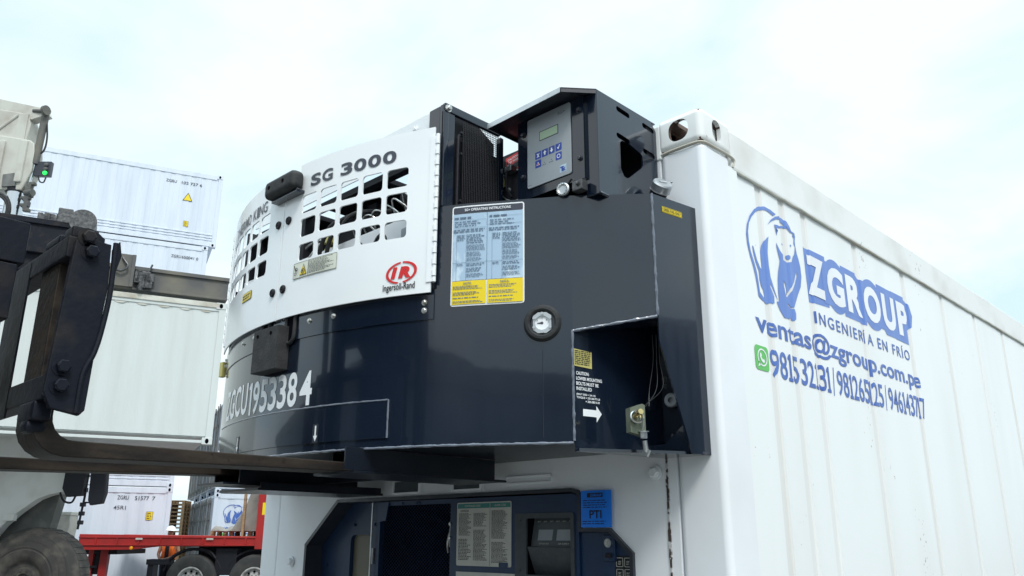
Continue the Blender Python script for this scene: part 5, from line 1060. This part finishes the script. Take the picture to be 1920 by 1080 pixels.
for x in (0, 1.46):
    bm = B(); lathe(bm, (x, 0, .62), (0, 1, 0), [(.06, .30), (.0, .33), (-.02, .45), (.0, .55), (.05, .595), (.28, .595), (.32, .5), (.32, .3)], 48); w_ = obj('wheel', bm, M['tyre2'], TR)
    bm = B(); lathe(bm, (x, 0, .62), (0, 1, 0), [(-.03, 0), (-.03, .10), (.05, .12), (.07, .25), (.0, .29), (.0, .32)], 40); cyl(bm, (x, -.06, .62), (x, -.02, .62), .07, seg=20)
    for k in range(10):
        a = 2*math.pi*k/10; bolt(bm, (x+.155*math.cos(a), .045, .62+.155*math.sin(a)), (0, -1, 0), .016)
    r_ = obj('rim', bm, M['rim'], w_); bm = B()
    for k in range(10): a = 2*math.pi*(k+.5)/10; cyl(bm, (x+.215*math.cos(a), .03, .62+.215*math.sin(a)), (x+.215*math.cos(a), .06, .62+.215*math.sin(a)), .026, seg=12)
    obj('hand_hole', bm, M['void'], w_)
# load on the trailer
def pallet(label, loc, rot, grp, s=1.0, posts=0):
    t = thing('wooden_pallet', label, 'pallet', loc, rot, grp)
    for z_ in (0, .115):
        for k in range(7): bm = B(); box(bm, -.5, .5, k*.15-.02, k*.15+.08, z_, z_+.02, .002); obj('board', bm, M['wood'], t)
    for x in (-.5, -.05, .40):
        for y in (-.02, .43, .88): bm = B(); box(bm, x, x+.1, y, y+.1, .02, .115, .002); obj('block', bm, M['wood'], t)
    return t
def loc_tr(x, y, z): return (-18.174+x*math.cos(rad(44.3))-y*math.sin(rad(44.3)), 7.198+x*math.sin(rad(44.3))+y*math.cos(rad(44.3)), z)
pallet('wooden pallet at the deck edge of the red trailer, under the grey tarpaulin', loc_tr(.66, .6, 1.605), rad(44.3), 'pallets on the trailer')
bm = B(); n = 26; rng = random.Random(12); gr = []
for i in range(n+1):
    row = []
    for j in range(n+1):
        u, v = i/n, j/n; x = .22+1.15*u; y = .45+1.1*v
        h = 1.30*max(0, min(1, (u-.40)/.40))**1.15*(1-.25*abs(v-.5)*2); h = max(h, .04)*(1 if 0 < j < n and 0 < i < n else .25)
        row.append(bm.verts.new((x+.03*math.sin(9*v+4*u), y+.05*math.sin(11*u), 1.75+h+.035*math.sin(17*u+5*v)+.03*math.sin(23*v-8*u)+rng.uniform(-.012, .012))))
    gr.append(row)
for i in range(n):
    for j in range(n): bm.faces.new((gr[i][j], gr[i+1][j], gr[i+1][j+1], gr[i][j+1]))
for i in range(n): bm.faces.new((gr[i][0], gr[i+1][0], bm.verts.new((gr[i+1][0].co.x, gr[i+1][0].co.y, 1.74)), bm.verts.new((gr[i][0].co.x, gr[i][0].co.y, 1.74))))
tp = obj('tarpaulin', bm, M['tarp'], smooth=180, label='crumpled grey tarpaulin heaped over pallets on the red trailer', cat='tarpaulin'); tp.location = (-18.174, 7.198, 0); tp.rotation_euler = (0, 0, rad(44.3))
bm = B(); box(bm, .98, 1.04, .30, .36, 1.61, 3.3, .004); t_ = obj('wooden_stake', bm, M['wood'], label='upright brown stake standing on the trailer deck in front of the tarpaulin', cat='stake'); t_.location = (-18.174, 7.198, 0); t_.rotation_euler = (0, 0, rad(44.3))

# pallets stacked behind, timber frame
base = Vector((-29.35, 11.5, 0))
for k in range(21):
    ORD = 'bottom second third fourth fifth sixth seventh eighth ninth tenth eleventh twelfth thirteenth fourteenth fifteenth sixteenth seventeenth eighteenth nineteenth twentieth topmost'.split()
    p = pallet('worn brown pallet, %s in the tall stack between the white containers' % (ORD[k]+(' from the ground' if 0 < k < 20 else '')), base+Vector((0, 0, .137*k)), rad(52), 'pallets in the tall stack')
# concrete barrier
CB = thing('concrete_barrier', 'pale concrete barrier block with a dirty cream cap beside the white fender', 'barrier', (-17.733, 4.136, 0), rad(44.3))
bm = slabxz([(-.34, 2.06), (.14, 2.03), (.16, 1.86), (.12, 1.45), (.15, 0), (-.55, 0), (-.32, 1.40)], 0, .3, .02); obj('block', bm, M['concrete'], CB)
bm = B(); box(bm, -.36, .16, -.03, .33, 2.02, 2.09, .01); obj('cap', bm, M['stain'], CB)

# ================================================================== worker behind the trailer
PR = thing('person', 'worker in white helmet and orange vest standing behind the red trailer, arms bent forward', 'person', (-21.33, 8.05, 0), rad(44.3))
def skin(name, verts, edges, radii, m, root=0, sub=2, parent=PR):
    me = bpy.data.meshes.new(name); me.from_pydata(verts, edges, []); o = bpy.data.objects.new(name, me); C.objects.link(o)
    md = o.modifiers.new('s', 'SKIN'); sv = me.skin_vertices[0].data
    for i, r_ in enumerate(radii): sv[i].radius = (r_, r_) if not isinstance(r_, tuple) else r_; sv[i].use_root = (i == root)
    o.modifiers.new('u', 'SUBSURF').levels = sub; o.modifiers['u'].render_levels = sub
    dg = bpy.context.evaluated_depsgraph_get(); m2 = bpy.data.meshes.new_from_object(o.evaluated_get(dg)); bpy.data.objects.remove(o)
    for p in m2.polygons: p.use_smooth = True
    m2.materials.clear(); m2.materials.append(m); o = bpy.data.objects.new(name, m2); C.objects.link(o); o.parent = parent; return o
V = [(0, 0, .98), (0, 0, 1.15), (0, -.02, 1.38), (0, -.01, 1.50), (0, -.02, 1.60), (0, -.03, 1.68), (0, -.03, 1.76),
     (.19, 0, 1.44), (.27, -.02, 1.16), (.10, -.24, 1.06), (.04, -.30, 1.05), (-.19, 0, 1.44), (-.27, -.02, 1.16), (-.12, -.24, 1.02), (-.06, -.30, 1.02),
     (.10, 0, .90), (.11, -.02, .50), (.11, .02, .09), (.12, -.12, .04), (-.10, 0, .90), (-.11, -.02, .50), (-.11, .02, .09), (-.12, -.12, .04)]
Ed = [(0, 1), (1, 2), (2, 3), (3, 4), (4, 5), (5, 6), (2, 7), (7, 8), (8, 9), (9, 10), (2, 11), (11, 12), (12, 13), (13, 14), (0, 15), (15, 16), (16, 17), (17, 18), (0, 19), (19, 20), (20, 21), (21, 22)]
Rr = [(.16, .11), (.15, .11), (.17, .12), .065, .055, (.075, .095), (.07, .085), .065, .045, .035, .03, .065, .045, .035, .03, .09, .06, .045, .04, .09, .06, .045, .04]
skin('body', V, Ed, Rr, M['skin'])
bm = B(); lathe(bm, (0, 0, 1.03), (0, 0, 1), [(0, .20), (.2, .185), (.36, .20), (.43, .16), (.46, .08)], 24)
for v in bm.verts: v.co.y *= .72
obj('vest', bm, M['orange'], PR)
bm = B(); box(bm, -.05, .05, -.155, -.13, 1.05, 1.45, .02); obj('shirt_front', bm, M['navyc'], PR)
bm = B(); lathe(bm, (0, -.03, 1.755), (0, 0, 1), [(0, .155), (.01, .15), (.012, .125), (.06, .118), (.10, .09), (.125, .05), (.13, 0)], 26); box(bm, -.07, .07, -.22, -.12, 1.755, 1.768, .004); obj('helmet', bm, M['whitep'], PR)
for sx in (1, -1):
    hv = [(.03*sx, -.31, 1.04)]; he = []; hr = [.026]
    for f in range(4): y = -.35-.012*(f % 2); x = (.03+.016*(f-1.5))*sx; hv += [(x, -.345, 1.045), (x*.9, -.372-.004*f, 1.03), (x*.8, -.385, 1.008)]; n_ = len(hv); he += [(0, n_-3), (n_-3, n_-2), (n_-2, n_-1)]; hr += [.009, .008, .007]
    hv += [(.055*sx, -.325, 1.055), (.06*sx, -.35, 1.06)]; he += [(0, len(hv)-2), (len(hv)-2, len(hv)-1)]; hr += [.011, .009]
    skin('glove', hv, he, hr, M['label'], sub=1)
for lx in (.11, -.11):
    bm = B(); cyl(bm, (lx*.9, 0, .95), (lx, .01, .08), .115, .07, 14); obj('trouser_leg', bm, M['navyc'], PR)

# ================================================================== unseen containers and shed added round the yard for the gloss paint to mirror
for k in range(2):
    for j in range(2):
        container(('%s grey container, %s of the unseen row added across the lane for reflections' % ('upper' if j else 'lower', ('near', 'far')[k])), (10.5, 13.5-13*k if False else 1.0+12.6*k, 2.9*j), rad(-90), 12.19, 2.892, M['greyend'], group='unseen grey containers added for reflections', end=-1, dep=.03)
WHS = thing('reflection_backdrop', 'unseen grey metal shed with roller doors, added for reflections in the gloss paint', 'reflection_backdrop', (-6, -24, 0))  # made-up building placed out of view to darken the tank's reflections
bm = B(); box(bm, -30, 30, -12, 0, 0, 6.2); obj('wall', bm, M['greyend'], WHS)
bm = slabxz([(-30.4, 6.2), (30.4, 6.2), (30.4, 6.6), (0, 7.4), (-30.4, 6.6)], -.4, 12.4, 0); bm.transform(Matrix.Scale(-1, 4, (0, 1, 0))); obj('roof', bm, M['beam'], WHS)
for x in (-22, -11, 0, 11, 22):
    bm = B(); box(bm, x-2.2, x+2.2, 0, .08, 0, 4.6); [box(bm, x-2.2, x+2.2, .08, .11, .05+q*.3, .27+q*.3) for q in range(15)]; obj('roller_door', bm, M['dusty'], WHS)
